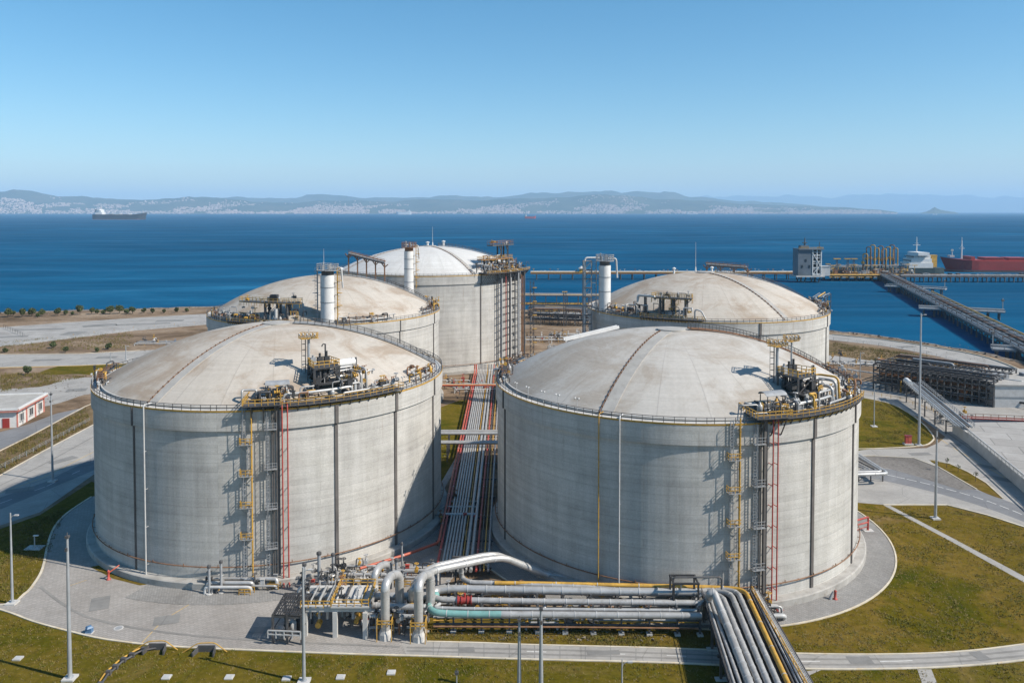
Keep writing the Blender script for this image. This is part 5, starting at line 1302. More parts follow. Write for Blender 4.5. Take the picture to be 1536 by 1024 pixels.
for k in range(46):
    u, v, z = rnd.random(), rnd.uniform(0, 25), rnd.uniform(1, 10.2); p = L0.lerp(L1, u) + tt * v + Vector((0, 0, z)); a1 = rnd.uniform(3, 14) * rnd.choice((-1, 1)); b1 = rnd.uniform(-5, 5); mb = MB()
    mb.tube(fillet([p, p + dd * a1, p + dd * (a1 + 2) + tt * b1, p + dd * (a1 + 2) + tt * b1 - Vector((0, 0, rnd.uniform(.5, z)))], .8, 3), rnd.choice((.14, .2, .3, .4)), 6); mb.build('cross_pipe', rnd.choice((BOXG, DARK, GREY, DARK, RUST, LITE, YEL)), r1)
for k in range(14):
    u, v = rnd.random(), rnd.uniform(0, 24); p = L0.lerp(L1, u) + tt * v; mb = MB(); hh = rnd.uniform(1.5, 5); mb.box((p.x, p.y, hh / 2), (rnd.uniform(2, 5), rnd.uniform(2, 4), hh), .3); mb.cyl(p, p + Vector((0, 0, hh + 2)), .4, 8); mb.build('skid', rnd.choice((BOXG, DARK, GREY, RUST)), r1)
rack(G(1236, 470), G(1246, 462), 8, 10, 2, 3, 'small blue grey pipe frame at the far right foot of the right rear tank', 407, [BLUE, GREY, YEL])
root = thing('flare_post', 'dark lattice mast standing alone between the rear tanks', 'mast', G(847, 487)); c = G(847, 489); mb = MB()
for s in (-.7, .7): mb.bar((c.x + s, c.y, 0), (c.x + s, c.y, 20), .4)
for k in range(10): mb.bar((c.x - .7, c.y, k * 2), (c.x + .7, c.y, k * 2 + 2), .2); mb.bar((c.x - .7, c.y, k * 2), (c.x + .7, c.y, k * 2), .2)
mb.build('frame', DARK, root); mb = MB(); mb.box((c.x, c.y, 20.2), (3, 2, .3)); mb.build('cap_platform', YEL, root)
root = thing('lattice_mast', 'slim dark ladder mast right beside the farthest white domed tank', 'mast', (T4.X + T4.R + 10, T4.Y - 12, 0)); cx, cy = at_depth(798, 500, 352).x, 352; mb = MB()
for s in (-.8, .8): mb.bar((cx + s, cy, 0), (cx + s, cy, 37), .3)
for k in range(18): mb.bar((cx - .8, cy, k * 2), (cx + .8, cy, k * 2 + 2), .16); mb.bar((cx - .8, cy, k * 2 + 2), (cx + .8, cy, k * 2 + 2), .16)
mb.build('frame', DARK, root); mb = MB(); [mb.box((cx + 1.2, cy, 4 + k * 6), (1.8, 1.4, .3)) for k in range(6)]; mb.build('landing', YEL, root)

# ---------------------------------------------------------------- jetty and ships
SEAZ = -3.0
def trestle(name, label, A, B, wd, n, piles, pipes, deckm=GREY, group=None, rails=True, th=.9):
    A, B = Vector(A), Vector(B); d = (B - A).normalized(); t = Vector((-d.y, d.x, 0)); root = thing(name, label, 'jetty', (A.x, A.y, SEAZ), group)
    mb = MB(); mb.bar(A - Vector((0, 0, th / 2)), B - Vector((0, 0, th / 2)), wd, th); mb.build('deck', deckm, root)
    for k in range(n):
        c = A.lerp(B, (k + .5) / n); mb = MB()
        for s in (-.42, .42): mb.cyl((c.x + t.x * wd * s, c.y + t.y * wd * s, SEAZ - 2), (c.x + t.x * wd * s, c.y + t.y * wd * s, A.z - th), piles, 8)
        e0, e1 = c - t * wd * .55, c + t * wd * .55; z = A.z - th - .45; mb.bar((e0.x, e0.y, z), (e1.x, e1.y, z), 1.0, .8); mb.build('pile_bent', DARK, root)
    for k, (o, z, r, m) in enumerate(pipes):
        mb = MB(); mb.cyl(A + t * o + Vector((0, 0, z)), B + t * o + Vector((0, 0, z)), r, 8); mb.build('pipe', m, root)
    if rails:
        for s in (-.5, .5):
            mb = MB(); mb.rail([A + t * wd * s, B + t * wd * s], 1.2, 5, .09); mb.build('handrail', YEL if deckm is RUST else GREY, root)
    return root, A, B, t
Yj = 830.0
def jx(px, Y=Yj): return (px - 768) * Y / FPX
zj = 3.6
jr, A, B, t = trestle('jetty_trestle', 'long yellow piped jetty trestle parallel to the shore behind the rear tanks', (jx(796), Yj, zj), (jx(1335), Yj, zj), 7, 30, .5,
    [(-3, 1.0, .45, YEL), (-2, .9, .35, RUST), (-.6, 1.2, .5, LITE), (1, 1.3, .45, GALV), (2.6, 1.5, .5, LITE)], RUST)
rnd = random.Random(55)
for k in range(60):
    mb = MB(); x = jx(800) + (jx(1230) - jx(800)) * (k + rnd.random() * .6) / 60; h = rnd.uniform(1.5, 4.5); mb.bar((x, Yj, zj), (x, Yj, zj + h), .3); mb.bar((x - 1, Yj, zj + h), (x + 1, Yj, zj + h), .4); mb.build('pipe_hoop', rnd.choice((GALV, YEL, LITE, RUST)), jr)
root = thing('kiosk', 'small pale kiosk with a pointed roof on the yellow piped trestle', 'kiosk', (jx(872), Yj, zj)); mb = MB(); x = jx(872); mb.box((x, Yj - 1, zj + 2.4), (4, 4, 4.8)); mb.build('cabin', YEL, root); mb = MB(); mb.lathe([(3.6, 4.8), (.05, 7.6)], (x, Yj - 1, zj), 8, False); mb.build('roof', LITE, root)

# head platform with its loading arms
trestle('loading_platform', 'broad yellow edged loading platform at the head of the jetty', (jx(1233), Yj - 8, zj), (jx(1338), Yj - 8, zj), 26, 9, 1.0, [(-13.2, -.4, .7, YEL), (-13.2, -2.6, .4, YEL)], RUST, None, True, 1.6)
o = bpy.data.objects['loading_platform']
rnd = random.Random(91)
for k in range(95):
    mb = MB(); x, y = jx(rnd.uniform(1236, 1366)), Yj - rnd.uniform(-4, 19); h = rnd.uniform(1.5, 6.5); q = rnd.random()
    if q < .5: mb.tube(fillet([Vector((x, y, zj)), Vector((x, y, zj + h)), Vector((x + rnd.uniform(-6, 6), y, zj + h)), Vector((x + rnd.uniform(-6, 6), y, zj))], 1, 3), rnd.uniform(.25, .5), 6); mb.build('pipe', rnd.choice((GALV, YEL, DARK, YEL, RUST, DARK)), o)
    elif q < .8: mb.box((x, y, zj + h * .35), (rnd.uniform(2, 5), 3, h * .7)); mb.box((x, y, zj + h * .7 + .15), (5.4, 3.4, .3)); mb.build('equipment_cabin', rnd.choice((DARK, GREY, LITE, RUST)), o)
    else: mb.bar((x, y, zj), (x, y, zj + 9), .35); mb.box((x, y, zj + 9), (5, 1.5, .7)); mb.build('light_pole', rnd.choice((YEL, GREY)), o)
for k, px in enumerate((1294, 1299, 1305, 1311, 1317, 1322, 1328, 1334, 1339)):
    x = jx(px); y = Yj - 2; root = thing('marine_loader', ORD[k] + ' looped yellow loading arm on the jetty head counting from the control tower', 'marine loader', (x, y, zj), 'loading arms on the jetty head'); h = 25 + (k * 7 % 5)
    if k == 0: h = 20
    mb = MB(); mb.cyl((x, y, zj), (x, y, zj + h * .55), .7, 10); mb.build('riser', DARK if k % 3 else RUST, root)
    mb = MB(); mb.tube(fillet([Vector((x, y, zj + h * .5)), Vector((x, y, zj + h)), Vector((x + 3.3, y - 3, zj + h)), Vector((x + 3.3, y - 3, zj + h * .3))], 1.7, 5), .5, 8); mb.build('arm', (YEL, RUST, YEL)[k % 3], root)
    mb = MB(); mb.box((x, y, zj + h * .55), (2.6, 2.6, 2.2)); mb.build('counterweight', YEL, root)
for k, px in enumerate((1249, 1265, 1274)):
    x = jx(px); root = thing('light_tower', ORD[k] + ' yellow topped light tower on the jetty head, right of the control tower', 'light tower', (x, Yj - 12, zj), 'light towers on the jetty head'); mb = MB()
    for s in (-.7, .7): mb.bar((x + s, Yj - 12, zj), (x + s, Yj - 12, zj + 15), .4)
    for j in range(7): mb.bar((x - .7, Yj - 12, zj + 2 * j), (x + .7, Yj - 12, zj + 2 * j + 2), .25)
    mb.build('lattice', DARK, root); mb = MB(); mb.box((x, Yj - 12, zj + 15.4), (7, 2.4, .9)); mb.build('lamp_bar', YEL, root)
# control tower block standing on its own dolphin
x = jx(1212, 800); root = thing('control_tower', 'tall grey control tower with an open white frame side standing beside the jetty', 'control tower', (x, 800, SEAZ)); zt = 29
mb = MB(); mb.box((x - 5, 800, zt / 2 + 2.3), (14, 15, zt - 4)); mb.box((x + 6, 803, zt / 2 + 2.3), (8, 8, zt - 5)); mb.build('wall', SLATE, root)
mb = MB()
for k in range(4): mb.box((x + 6.5, 792.6, 5.5 + k * 6.2), (9, .5, .9)); 
for s in (2.3, 6.5, 10.7): mb.box((x + s, 792.4, zt / 2 + 2.3), (.9, .6, zt - 4))
for k in range(5): mb.box((x + 6.5, 797, 4.5 + k * 5.6), (9, 9, .5))
mb.bar((x + 2.3, 792.2, 5), (x + 10.7, 792.2, 16), .6); mb.bar((x + 10.7, 792.2, 12), (x + 2.3, 792.2, 26), .6); mb.box((x + 10.6, 798, zt / 2 + 2.3), (.5, 10, zt - 4)); mb.build('stair_frame', WHITE, root)
mb = MB(); mb.box((x + .5, 799.5, zt + .9), (25, 17, 1.0)); mb.box((x - 4, 800, zt + 2.9), (8, 7, 3)); mb.build('roof', SLATE, root)
mb = MB(); mb.cyl((x - 3, 800, zt + 4), (x - 3, 800, zt + 12), 1.0, 8, .35); mb.box((x - 3, 800, zt + 7), (4, 3, .8)); mb.bar((x + 10, 796, zt + 1), (x + 10, 796, zt + 8), .5); mb.build('radar_mast', DARK, root)
mb = MB()
for k in range(3): mb.box((x - 8 + k * 3.6, 792.35, 13 + (k % 2) * 6), (1.6, .3, 2.6))
mb.build('window', GLASS, root)
mb = MB(); mb.rail([Vector((x - 11.5, 792, zt + 1.4)), Vector((x + 12.5, 792, zt + 1.4)), Vector((x + 12.5, 807, zt + 1.4))], 1.5, 3, .12); mb.build('roof_rail', YEL, root)
for k in range(8):
    mb = MB(); a = x - 10 + (k % 4) * 7; y = 794 + (k // 4) * 11; mb.cyl((a + 3 * (-1) ** k, y, SEAZ - 2), (a, y, 3.5), .7, 8); mb.build('pile', DARK, root)
mb = MB(); mb.box((x, 800, 3.2), (28, 18, 1.4)); mb.build('base_slab', CPLN, root)
mb = MB(); mb.box((x + 17, 800, 8), (8, 8, 9)); mb.box((x + 17, 800, 12.8), (9, 9, .5)); mb.build('annex', LITE, root)

# the diagonal approach trestle, its cross dolphins, the berth on the right
P0, P1 = G(1327, 411, 3.2), G(1545, 522, 3.2); d = (P1 - P0).normalized(); P1 = P1 + d * 34
tr, A, B, t = trestle('jetty_trestle', 'long dark approach trestle running diagonally from the shore to the jetty head', P0, P1, 13, 44, .45,
    [(-5.0, 1.0, .5, GREY), (-3.6, 1.0, .5, DARK), (-2.2, 1.3, .4, GALV), (1.5, 1.0, .45, RUST), (3.2, 1.4, .5, GREY), (4.8, 1.2, .4, GALV)], DARK)
rnd = random.Random(12)
for k in range(40):
    mb = MB(); c = A.lerp(B, (k + .5) / 40); mb.bar(c - t * 5.6, c - t * 5.6 + Vector((0, 0, 2.2)), .3); mb.bar(c + t * 5.6, c + t * 5.6 + Vector((0, 0, 2.2)), .3); mb.bar(c - t * 5.8 + Vector((0, 0, 2)), c + t * 5.8 + Vector((0, 0, 2)), .35); mb.build('pipe_hoop', rnd.choice((DARK, RUST, GREY)), tr)
mb = MB(); q0 = A.lerp(B, .42); q1 = A.lerp(B, .98); mb.tube([q0 + t * 5 + Vector((0, 0, 2.6)), q1 + t * 5 + Vector((0, 0, 2.6))], .5, 8); mb.build('pipe', YEL, tr)
trestle('mooring_dolphin', 'farther cross platform on piles beside the diagonal trestle', G(1328, 428, 2.6), G(1419, 433, 2.6), 7, 7, .5, [(2, 1, .3, GALV)], GREY, 'cross platforms beside the diagonal trestle')
trestle('mooring_dolphin', 'middle cross platform on piles crossing the diagonal trestle', G(1378, 461, 2.6), G(1507, 467, 2.6), 8, 8, .55, [(2, 1, .35, GALV), (-2, .8, .25, GREY)], GREY, 'cross platforms beside the diagonal trestle')
trestle('mooring_dolphin', 'nearest cross platform on piles at the shore end of the diagonal trestle', G(1487, 521, 2.6), G(1600, 528, 2.6), 7, 7, .5, [(2, 1, .3, GALV)], GREY, 'cross platforms beside the diagonal trestle')
for k, (px, py) in enumerate(((1417, 431), (1504, 463), (1489, 516))):
    b = G(px, py, 2.6); root = thing('signal_post', 'signal post at the outer end of the ' + ('farther', 'middle', 'nearest')[k] + ' cross platform', 'post', b, 'signal posts on the cross platforms'); mb = MB(); mb.bar(b, b + Vector((0, 0, 7)), .4); mb.build('post', GREY, root); mb = MB(); mb.box(b + Vector((0, 0, 5.5)), (1.6, .8, 1.2)); mb.build('signal', DARK, root)
br, A, B, t = trestle('berth', 'dark low berth on piles in front of the red ship', (jx(1350, 800), 800, 3.0), (jx(1620, 800), 800, 2.8), 9, 20, .6, [(-3, 1.2, .4, GREY), (0, 1.2, .5, DARK), (3, 1.5, .4, RUST)], DARK)
rnd = random.Random(15)
for k in range(16):
    mb = MB(); x = jx(1355 + k * 12 * (1 if k < 8 else 1.0), 800); h = rnd.uniform(1, 2.6); mb.box((x, 801, 3.2 + h / 2), (rnd.uniform(2, 7), 3, h)); mb.box((x, 801, 3.2 + h), (3, 3.5, .4)); mb.build('deck_gear', rnd.choice((DARK, GREY, BOXG, RUST)), br)

def hull(mb, L, W, D, sheer=.0, zb=0.0, bow=.16, n=26):
    """a ship hull along +X: stern at 0, bow at L; deck at z=D"""
    st = []
    for i in range(n + 1):
        u = i / n; w = W / 2 * min(1, (1 - max(0, (u - (1 - bow)) / bow) ** 2.1)) * min(1, .75 + u * 4); w = max(w, .15)
        zt = D + sheer * max(0, (u - .72) / .28) ** 2; fl = .86 + .14 * (1 - max(0, (u - .8) / .2)) - .35 * max(0, (u - .84) / .16)
        x = u * L; xb = x - max(0, (u - .9) / .1) * L * .035
        st.append([(xb, -w * fl, zb), (x, -w, zt), (x, w, zt), (xb, w * fl, zb)])
    for a, b in zip(st, st[1:]):
        mb.add(a + b, [(0, 1, 5, 4), (1, 2, 6, 5), (2, 3, 7, 6)])
    mb.add(st[0], [(0, 3, 2, 1)]); mb.add(st[-1], [(0, 1, 2, 3)])
    return mb

def place(root, loc, rz, sc=1.0): root.location = loc; root.rotation_euler.z = rz; root.scale = (sc,) * 3 if isinstance(sc, (int, float)) else sc

# red ship moored on the right, bow to the left
root = thing('cargo_ship', 'red ship moored at the right with its bow pointing left', 'ship')
hull(MB(), 1, 1, 1)
mb = hull(MB(), 190, 30, 13.0, 4.2, 2.6); mb.build('hull', HULLR, root)
mb = hull(MB(), 187, 28.5, 2.6, 0, -1.5); mb.build('boot_top', HULLP, root)
mb = MB(); mb.box((95, 0, 13.6), (150, 24, 1.4)); mb.build('deck', HULLR, root)
mb = MB(); mb.cyl((166, 0, 15), (166, 0, 36), .8, 10, .5); mb.bar((166, -3.5, 29), (166, 3.5, 29), .6); mb.bar((163, 0, 27), (169, 0, 27), .6); mb.cyl((166, 0, 36), (166, 0, 40), .3, 6); mb.build('foremast', WHITE, root)
mb = MB(); mb.cyl((178, 3, 17), (178, 3, 25), .6, 8); mb.box((178, 3, 25), (2.6, 2, 2)); mb.box((178, 0, 18), (5, 8, 2)); mb.build('windlass_mast', LITE, root)
for k in range(5):
    mb = MB(); mb.box((30 + k * 26, 0, 15.4), (20, 20, 2.2)); mb.box((30 + k * 26, 0, 16.7), (21, 21, .4)); mb.build('hatch_cover', HULLR, root)
mb = MB(); mb.rail([Vector((x, -14.6, 13.1)) for x in range(0, 160, 10)], 1.5, 4, .12); mb.build('handrail', LITE, root)
for k in range(4):
    mb = MB(); mb.box((70 + k * 18, -15.05 + .02, 8.4), (9 + k % 2 * 4, .1, .8)); mb.build('hull_mark', WHITE, root)
mb = MB(); [mb.cyl((150 - j * 8, -9, 14), (150 - j * 8, -9, 16.5), .8, 8) for j in range(3)]; mb.box((158, 0, 16), (4, 22, 4)); mb.build('deck_gear', HULLR, root)
place(root, (jx(1440, 903) + 188, 903 + 20, SEAZ), pi - .10)

# white superstructure vessel behind the jetty head
root = thing('tanker_ship', 'dark hulled ship with a white bridge block and yellow funnel behind the jetty head', 'ship')
mb = hull(MB(), 150, 24, 8.5, 2, -1); mb.build('hull', HULLD, root)
mb = MB(); mb.box((26, 0, 11), (26, 22, 6)); mb.box((25, 0, 16), (22, 20, 5)); mb.box((24, 0, 20), (18, 18, 4)); mb.box((24, 0, 23.6), (12, 26, 3.4)); mb.build('bridge_block', WHITE, root)
for k in range(3):
    mb = MB(); mb.box((26, 0, 12 + k * 4.4), (26.2 - k * 4, 20 - k, .9)); mb.build('window', GLASS, root)
mb = MB(); mb.cyl((26, 0, 25), (26, 0, 42), .7, 8, .35); mb.bar((26, -4, 35), (26, 4, 35), .5); mb.bar((22, 0, 33), (30, 0, 33), .5); mb.build('mast', WHITE, root)
mb = MB(); mb.box((8, 0, 15), (6, 6, 12)); mb.box((8, 0, 21.6), (6.4, 6.4, 1.2)); mb.build('funnel', YEL, root)
mb = MB(); mb.box((80, 0, 9.8), (80, 4, 1.6)); [mb.bar((50 + k * 16, -9, 8.5), (50 + k * 16, 9, 11), .5) for k in range(5)]; mb.build('deck_pipe', GREY, root)
place(root, (jx(1410, 890), 888, SEAZ), pi - .03)

def far_ship(px0, px1, py, label, hullm, flip=False, boot=None, sup=WHITE, full=True, zs=1.0, group='ships far out in the bay'):
    b = G((px0 + px1) / 2, py, SEAZ); L = (px1 - px0) * b.y / FPX; s = L / 200
    root = thing('far_ship', label, 'ship', (0, 0, 0), group)
    mb = hull(MB(), 200, 32, 17, 7, 1.5); mb.build('hull', hullm, root)
    mb = hull(MB(), 198, 31, 2, 0, -1); mb.build('boot_top', boot or hullm, root)
    mb = MB(); mb.box((24, 0, 18), (26, 28, 12)); mb.box((23, 0, 27), (20, 26, 7)); mb.box((24, 0, 32), (10, 32, 4)); mb.build('bridge_block', sup, root)
    if full:
        mb = MB(); mb.box((9, 0, 24), (7, 8, 18)); mb.build('funnel', HULLD, root)
        mb = MB(); mb.cyl((26, 0, 34), (26, 0, 46), 1, 6); mb.cyl((184, 0, 15), (184, 0, 32), .9, 6); mb.build('mast', LITE, root)
        for k in range(7):
            mb = MB(); mb.box((50 + k * 17, 0, 14), (12, 22, 4 + (k * 5 % 3) * 2)); mb.box((50 + k * 17, 0, 16.5 + (k % 2)), (4, 26, 3)); mb.build('deck_house', (LITE, GREY, WHITE)[k % 3], root)
    p = b - Vector((L / 2 * (1 if not flip else -1), 0, 0)); place(root, (p.x, p.y, SEAZ), 0 if not flip else pi, (1, 1, zs)); root.scale = (s, s, s * zs)
far_ship(141, 221, 329.5, 'dark hulled tanker far out on the left of the bay', BOXG, False, HULLP, WHITE, True, 1.15)
far_ship(594, 617, 322, 'small white ship far off near the middle of the far shore', WHITE, True, None, WHITE, False, 1.8)
far_ship(787, 804, 328, 'small red hulled ship near the middle of the bay', HULLR, False, HULLR, WHITE, True, 2.2)
far_ship(1030, 1047, 321.5, 'small white ship just right of the hills across the bay', LITE, False, None, WHITE, False)
far_ship(1399, 1406, 322, 'tiny white boat just below the rocky islet', WHITE, False, None, WHITE, False)

# ---------------------------------------------------------------- left buildings, fence, shrubs
N0, N1 = G(25, 641), G(66, 617); d = (N1 - N0).normalized(); t = Vector((-d.y, d.x, 0)); t = t if t.x < 0 else -t; ang = math.atan2(d.y, d.x); Lb = (N1 - N0).length; Wb = 26; h = 5.2
root = thing('office_building', 'low white building with red pillars and a flat roof at the left edge', 'building', N0)
c = N0 + d * Lb / 2 + t * Wb / 2; mb = MB(); mb.box((c.x, c.y, h / 2), (Lb, Wb, h), ang); mb.build('wall', WHITE, root)
mb = MB(); mb.box((c.x, c.y, h + .55), (Lb + 1.6, Wb + 1.6, .25), ang); mb.build('roof', CSTRIP, root)
mb = MB(); e = N0 - d * .8 - t * .8; corners = [e, e + d * (Lb + 1.6), e + d * (Lb + 1.6) + t * (Wb + 1.6), e + t * (Wb + 1.6)]
for i in range(4): a, b = corners[i], corners[(i + 1) % 4]; mb.bar(a + Vector((0, 0, h + .35)), b + Vector((0, 0, h + .35)), .35, 1.0)
mb.build('fascia', PINK, root)
mb = MB()
for i in range(4): a, b = corners[i], corners[(i + 1) % 4]; mb.bar(a + Vector((0, 0, h + .75)), b + Vector((0, 0, h + .75)), .55, .62)
mb.build('coping', WHITE, root)
for k in range(4):
    p = N0 + d * (.3 + (Lb - .6) * k / 3) - t * .12; mb = MB(); mb.box((p.x, p.y, h / 2), (.6, .3, h), ang); mb.build('pillar', PINK, root)
for k in range(3):
    p = N0 + d * (Lb * (k + .5) / 3) - t * .08; mb = MB(); mb.box((p.x, p.y, 2.6), (2.6, .2, 2.2), ang); f = mb.build('window', GLASS, root)
    mb = MB(); mb.box((p.x - t.x * .1, p.y - t.y * .1, 1.42), (3.0, .4, .15), ang); mb.box((p.x - t.x * .12, p.y - t.y * .12, 2.6), (.12, .1, 2.2), ang); mb.build('sill', LITE, f)
    mb = MB(); e2 = p - t * .1
    for s2 in (-1.35, 1.35): mb.box((e2.x + d.x * s2, e2.y + d.y * s2, 2.6), (.16, .22, 2.5), ang)
    mb.box((e2.x, e2.y, 3.78), (2.86, .22, .16), ang); mb.build('frame', CPLN, f)
p = N0 + t * 3 - d * .08; mb = MB(); mb.box((p.x, p.y, 1.5), (.2, 2.0, 3), ang); mb.build('door', HULLR, root)
for k in range(4):
    p = c + d * (-7 + k * 3.5) + t * (4 - 4 * k % 7); mb = MB(); mb.box((p.x, p.y, h + 1.0), (1.3, 1.0, .8), ang); mb.cyl((p.x, p.y, h + 1.3), (p.x, p.y, h + 1.55), .4, 10); mb.build('roof_unit', GREY, root)
for k in (.2, .8):
    p = N0 + d * Lb * k - t * .2; mb = MB(); mb.cyl((p.x, p.y, 0), (p.x, p.y, h), .09, 6); mb.build('downpipe', GREY, root)
p = c + d * 2; mb = MB(); mb.box((p.x, p.y, h + 1.2), (3, 2, 1.2), ang); mb.cyl((p.x, p.y, h + 1.7), (p.x, p.y, h + 2.1), .7, 12); mb.build('roof_unit', LITE, root)

def fence(name, label, pts, h, step, pm, mm, wall=None):
    P = [G(*p) for p in pts]; root = thing(name, label, 'fence', P[0]); mb = MB()
    for a, b in zip(P, P[1:]):
        n = max(1, int((b - a).length / step))
        for k in range(n): c = a.lerp(b, k / n); mb.bar(c, c + Vector((0, 0, h)), .12)
    mb.build('post', pm, root); mb = MB()
    for a, b in zip(P, P[1:]):
        for z in ((.5, .75, 1.0) if not wall else (.9, 1.0)): mb.bar(a + Vector((0, 0, h * z)), b + Vector((0, 0, h * z)), .05)
    mb.build('rail', mm, root)
    if wall:
        mb = MB()
        for a, b in zip(P, P[1:]): mb.bar(a + Vector((0, 0, h * .3)), b + Vector((0, 0, h * .3)), .35, h * .6)
        mb.build('base_wall', wall, root)
    return root
fence('perimeter_wall', 'low grey wall with yellow posts along the concrete yard by the far left shore', [(-60, 524), (30, 517), (110, 507), (200, 496), (320, 486)], 2.4, 9, YEL, GREY, GREY)
fence('mesh_fence', 'dark fence running across the concrete yard on the far left', [(5, 492), (38, 506)], 2.2, 5, DARK, DARK)
fence('road_fence', 'long low fence between the dry verge and the long left road', [(-40, 727), (50, 679), (135, 633)], 1.5, 3.0, GREY, GREY)
fence('coast_fence', 'thin fence along the coast road on the right', [(1250, 511), (1318, 520), (1390, 533), (1450, 549)], 2.0, 6, GREY, GREY)
fence('yard_fence', 'yellow railing along the road beside the large dark pipe rack', [(1296, 590), (1350, 600), (1400, 618), (1440, 640)], 1.2, 3, YEL, YEL)
fence('slope_fence', 'railing along the bank beyond the large dark pipe rack', [(1300, 549), (1400, 556), (1480, 560), (1536, 578)], 1.8, 5, RUST, GREY)

def leaf_blob(mb, c, rx, rz, n, rnd, size):
    for _ in range(n):
        u = Vector((rnd.gauss(0, 1), rnd.gauss(0, 1), rnd.gauss(0, 1))).normalized() * rnd.uniform(.55, 1.05); p = Vector(c) + Vector((u.x * rx, u.y * rx, u.z * rz))
        a = Vector((rnd.uniform(-1, 1), rnd.uniform(-1, 1), rnd.uniform(-1, 1))).normalized(); b = a.cross(Vector((rnd.uniform(-1, 1), rnd.uniform(-1, 1), .3))).normalized(); s = size * rnd.uniform(.6, 1.4)
        mb.add([p - a * s, p + b * s * .6, p + a * s, p - b * s * .6], [(0, 1, 2, 3)])
def shrub(px, py, hpx, label, seed):
    b = G(px, py); rnd = random.Random(seed); k = 1.5 * rnd.uniform(.72, 1.15) * hpx * b.y / FPX; root = thing('shrub', label, 'shrub', b, 'round shrubs along the left shore')
    mb = MB(); mb.tube([b, b + Vector((.1, 0, k * .45))], .22, 6, r2=.14)
    for j in range(4): a = j * 1.6; mb.bar(b + Vector((0, 0, k * .35)), b + Vector((cos(a) * k * .35, sin(a) * k * .35, k * .65)), .12)
    mb.build('trunk', BARK, root)
    mb = MB()
    for j in range(5): leaf_blob(mb, b + Vector((rnd.uniform(-.2, .2) * k, rnd.uniform(-.2, .2) * k, k * rnd.uniform(.46, .76))), k * .26, k * .27, 170, rnd, .40)
    mb.build('crown', LEAF, root)
SH = ((12, 475.5, 9), (33, 475.5, 9), (48, 474.5, 9), (64, 474.5, 9.5), (87, 473.5, 9), (99, 472.5, 7), (120, 472, 9.5), (137, 471.5, 7.5), (146, 471, 6), (165, 471, 9), (179, 470.5, 10), (199, 470.5, 10), (216, 470, 7.5), (229, 470, 7.5), (266, 468.5, 6), (280, 468, 5), (20, 474, 5), (56, 476, 4), (108, 473.5, 4), (155, 471.5, 5), (190, 471, 5), (246, 469.5, 5))
for k, (px, py, hp) in enumerate(SH): shrub(px, py, hp, ORD[k] + ' shrub from the left in the row along the left shore', 500 + k)
for k, (px, py, hp, lb) in enumerate(((8, 529, 5, 'dark bush at the left edge on the bare bank'), (79, 522, 7, 'round dark bush standing on the bare bank'), (98, 529, 6, 'low bush beside the back road'), (145, 528, 5, 'small bush on the bare bank nearest the yellow posts'), (42, 562, 8, 'bush beside the dirt track left of the green strip'), (162, 524, 6, 'dark upright bush on the bank near the left dome'))):
    o = shrub(px, py, hp, lb, 560 + k)

# ---------------------------------------------------------------- right side works
# grey block at the right edge
a = G(1492, 611); root = thing('grey_building', 'plain light grey block building at the right edge beside the large dark pipe rack', 'building', a)
mb = MB(); mb.prism([(a.x, a.y), (a.x + 45, a.y - 3), (a.x + 48, a.y + 26), (a.x + 3, a.y + 28)], 0, 7.6); mb.build('wall', LITE, root)
mb = MB(); mb.prism([(a.x - .4, a.y - .4), (a.x + 45.4, a.y - 3.4), (a.x + 48.4, a.y + 26.4), (a.x + 2.6, a.y + 28.4)], 7.6, 8.0); mb.build('roof', CSTRIP, root)
mb = MB(); mb.bar((a.x - .1, a.y - .14, 3.7), (a.x + 45, a.y - 3.14, 3.7), .1, .25); mb.build('string_course', GREY, root)
mb = MB(); mb.box((a.x + 8, a.y + 12, 8.6), (6, 4, 1.2)); mb.box((a.x + 20, a.y + 15, 8.5), (3, 3, 1.0)); mb.build('roof_unit', GREY, root)
# raised flat basin with balustrade
W0, W1 = G(1452, 666), G(1560, 760); root = thing('raised_basin', 'raised flat concrete basin with a balustrade along its wall at the right edge', 'basin', W0); hB = 3.2
d = (W1 - W0).normalized(); W1 = W0 + d * 70; far = [W0, W1, W1 + Vector((90, 0, 0)), Vector((W0.x + 120, W0.y + 14, 0)), Vector((W0.x + 2, W0.y + 12, 0))]
mb = MB(); mb.prism([(p.x, p.y) for p in far], 0, hB); mb.build('wall', CPLN, root)
mb = MB(); q = [p + (Vector((c2.x, c2.y, 0)) - p) * .02 for p, c2 in ((p, sum(far, Vector()) / 5) for p in far)]; mb.prism([(p.x, p.y) for p in q], hB + .004, hB + .1); mb.build('top_slab', SLAB, root)
mb = MB(); n2 = 26
for k in range(n2 + 1): c = W0.lerp(W1, k / n2); mb.bar(c + Vector((0, 0, hB)), c + Vector((0, 0, hB + 1.1)), .2)
for k in range(n2 * 5): c = W0.lerp(W1, k / (n2 * 5)); mb.bar(c + Vector((0, 0, hB + .1)), c + Vector((0, 0, hB + 1.0)), .07)
mb.bar(W0 + Vector((0, 0, hB + 1.1)), W1 + Vector((0, 0, hB + 1.1)), .22); mb.bar(W0 + Vector((0, 0, hB + .2)), W1 + Vector((0, 0, hB + .2)), .16); mb.build('balustrade', LITE, root)
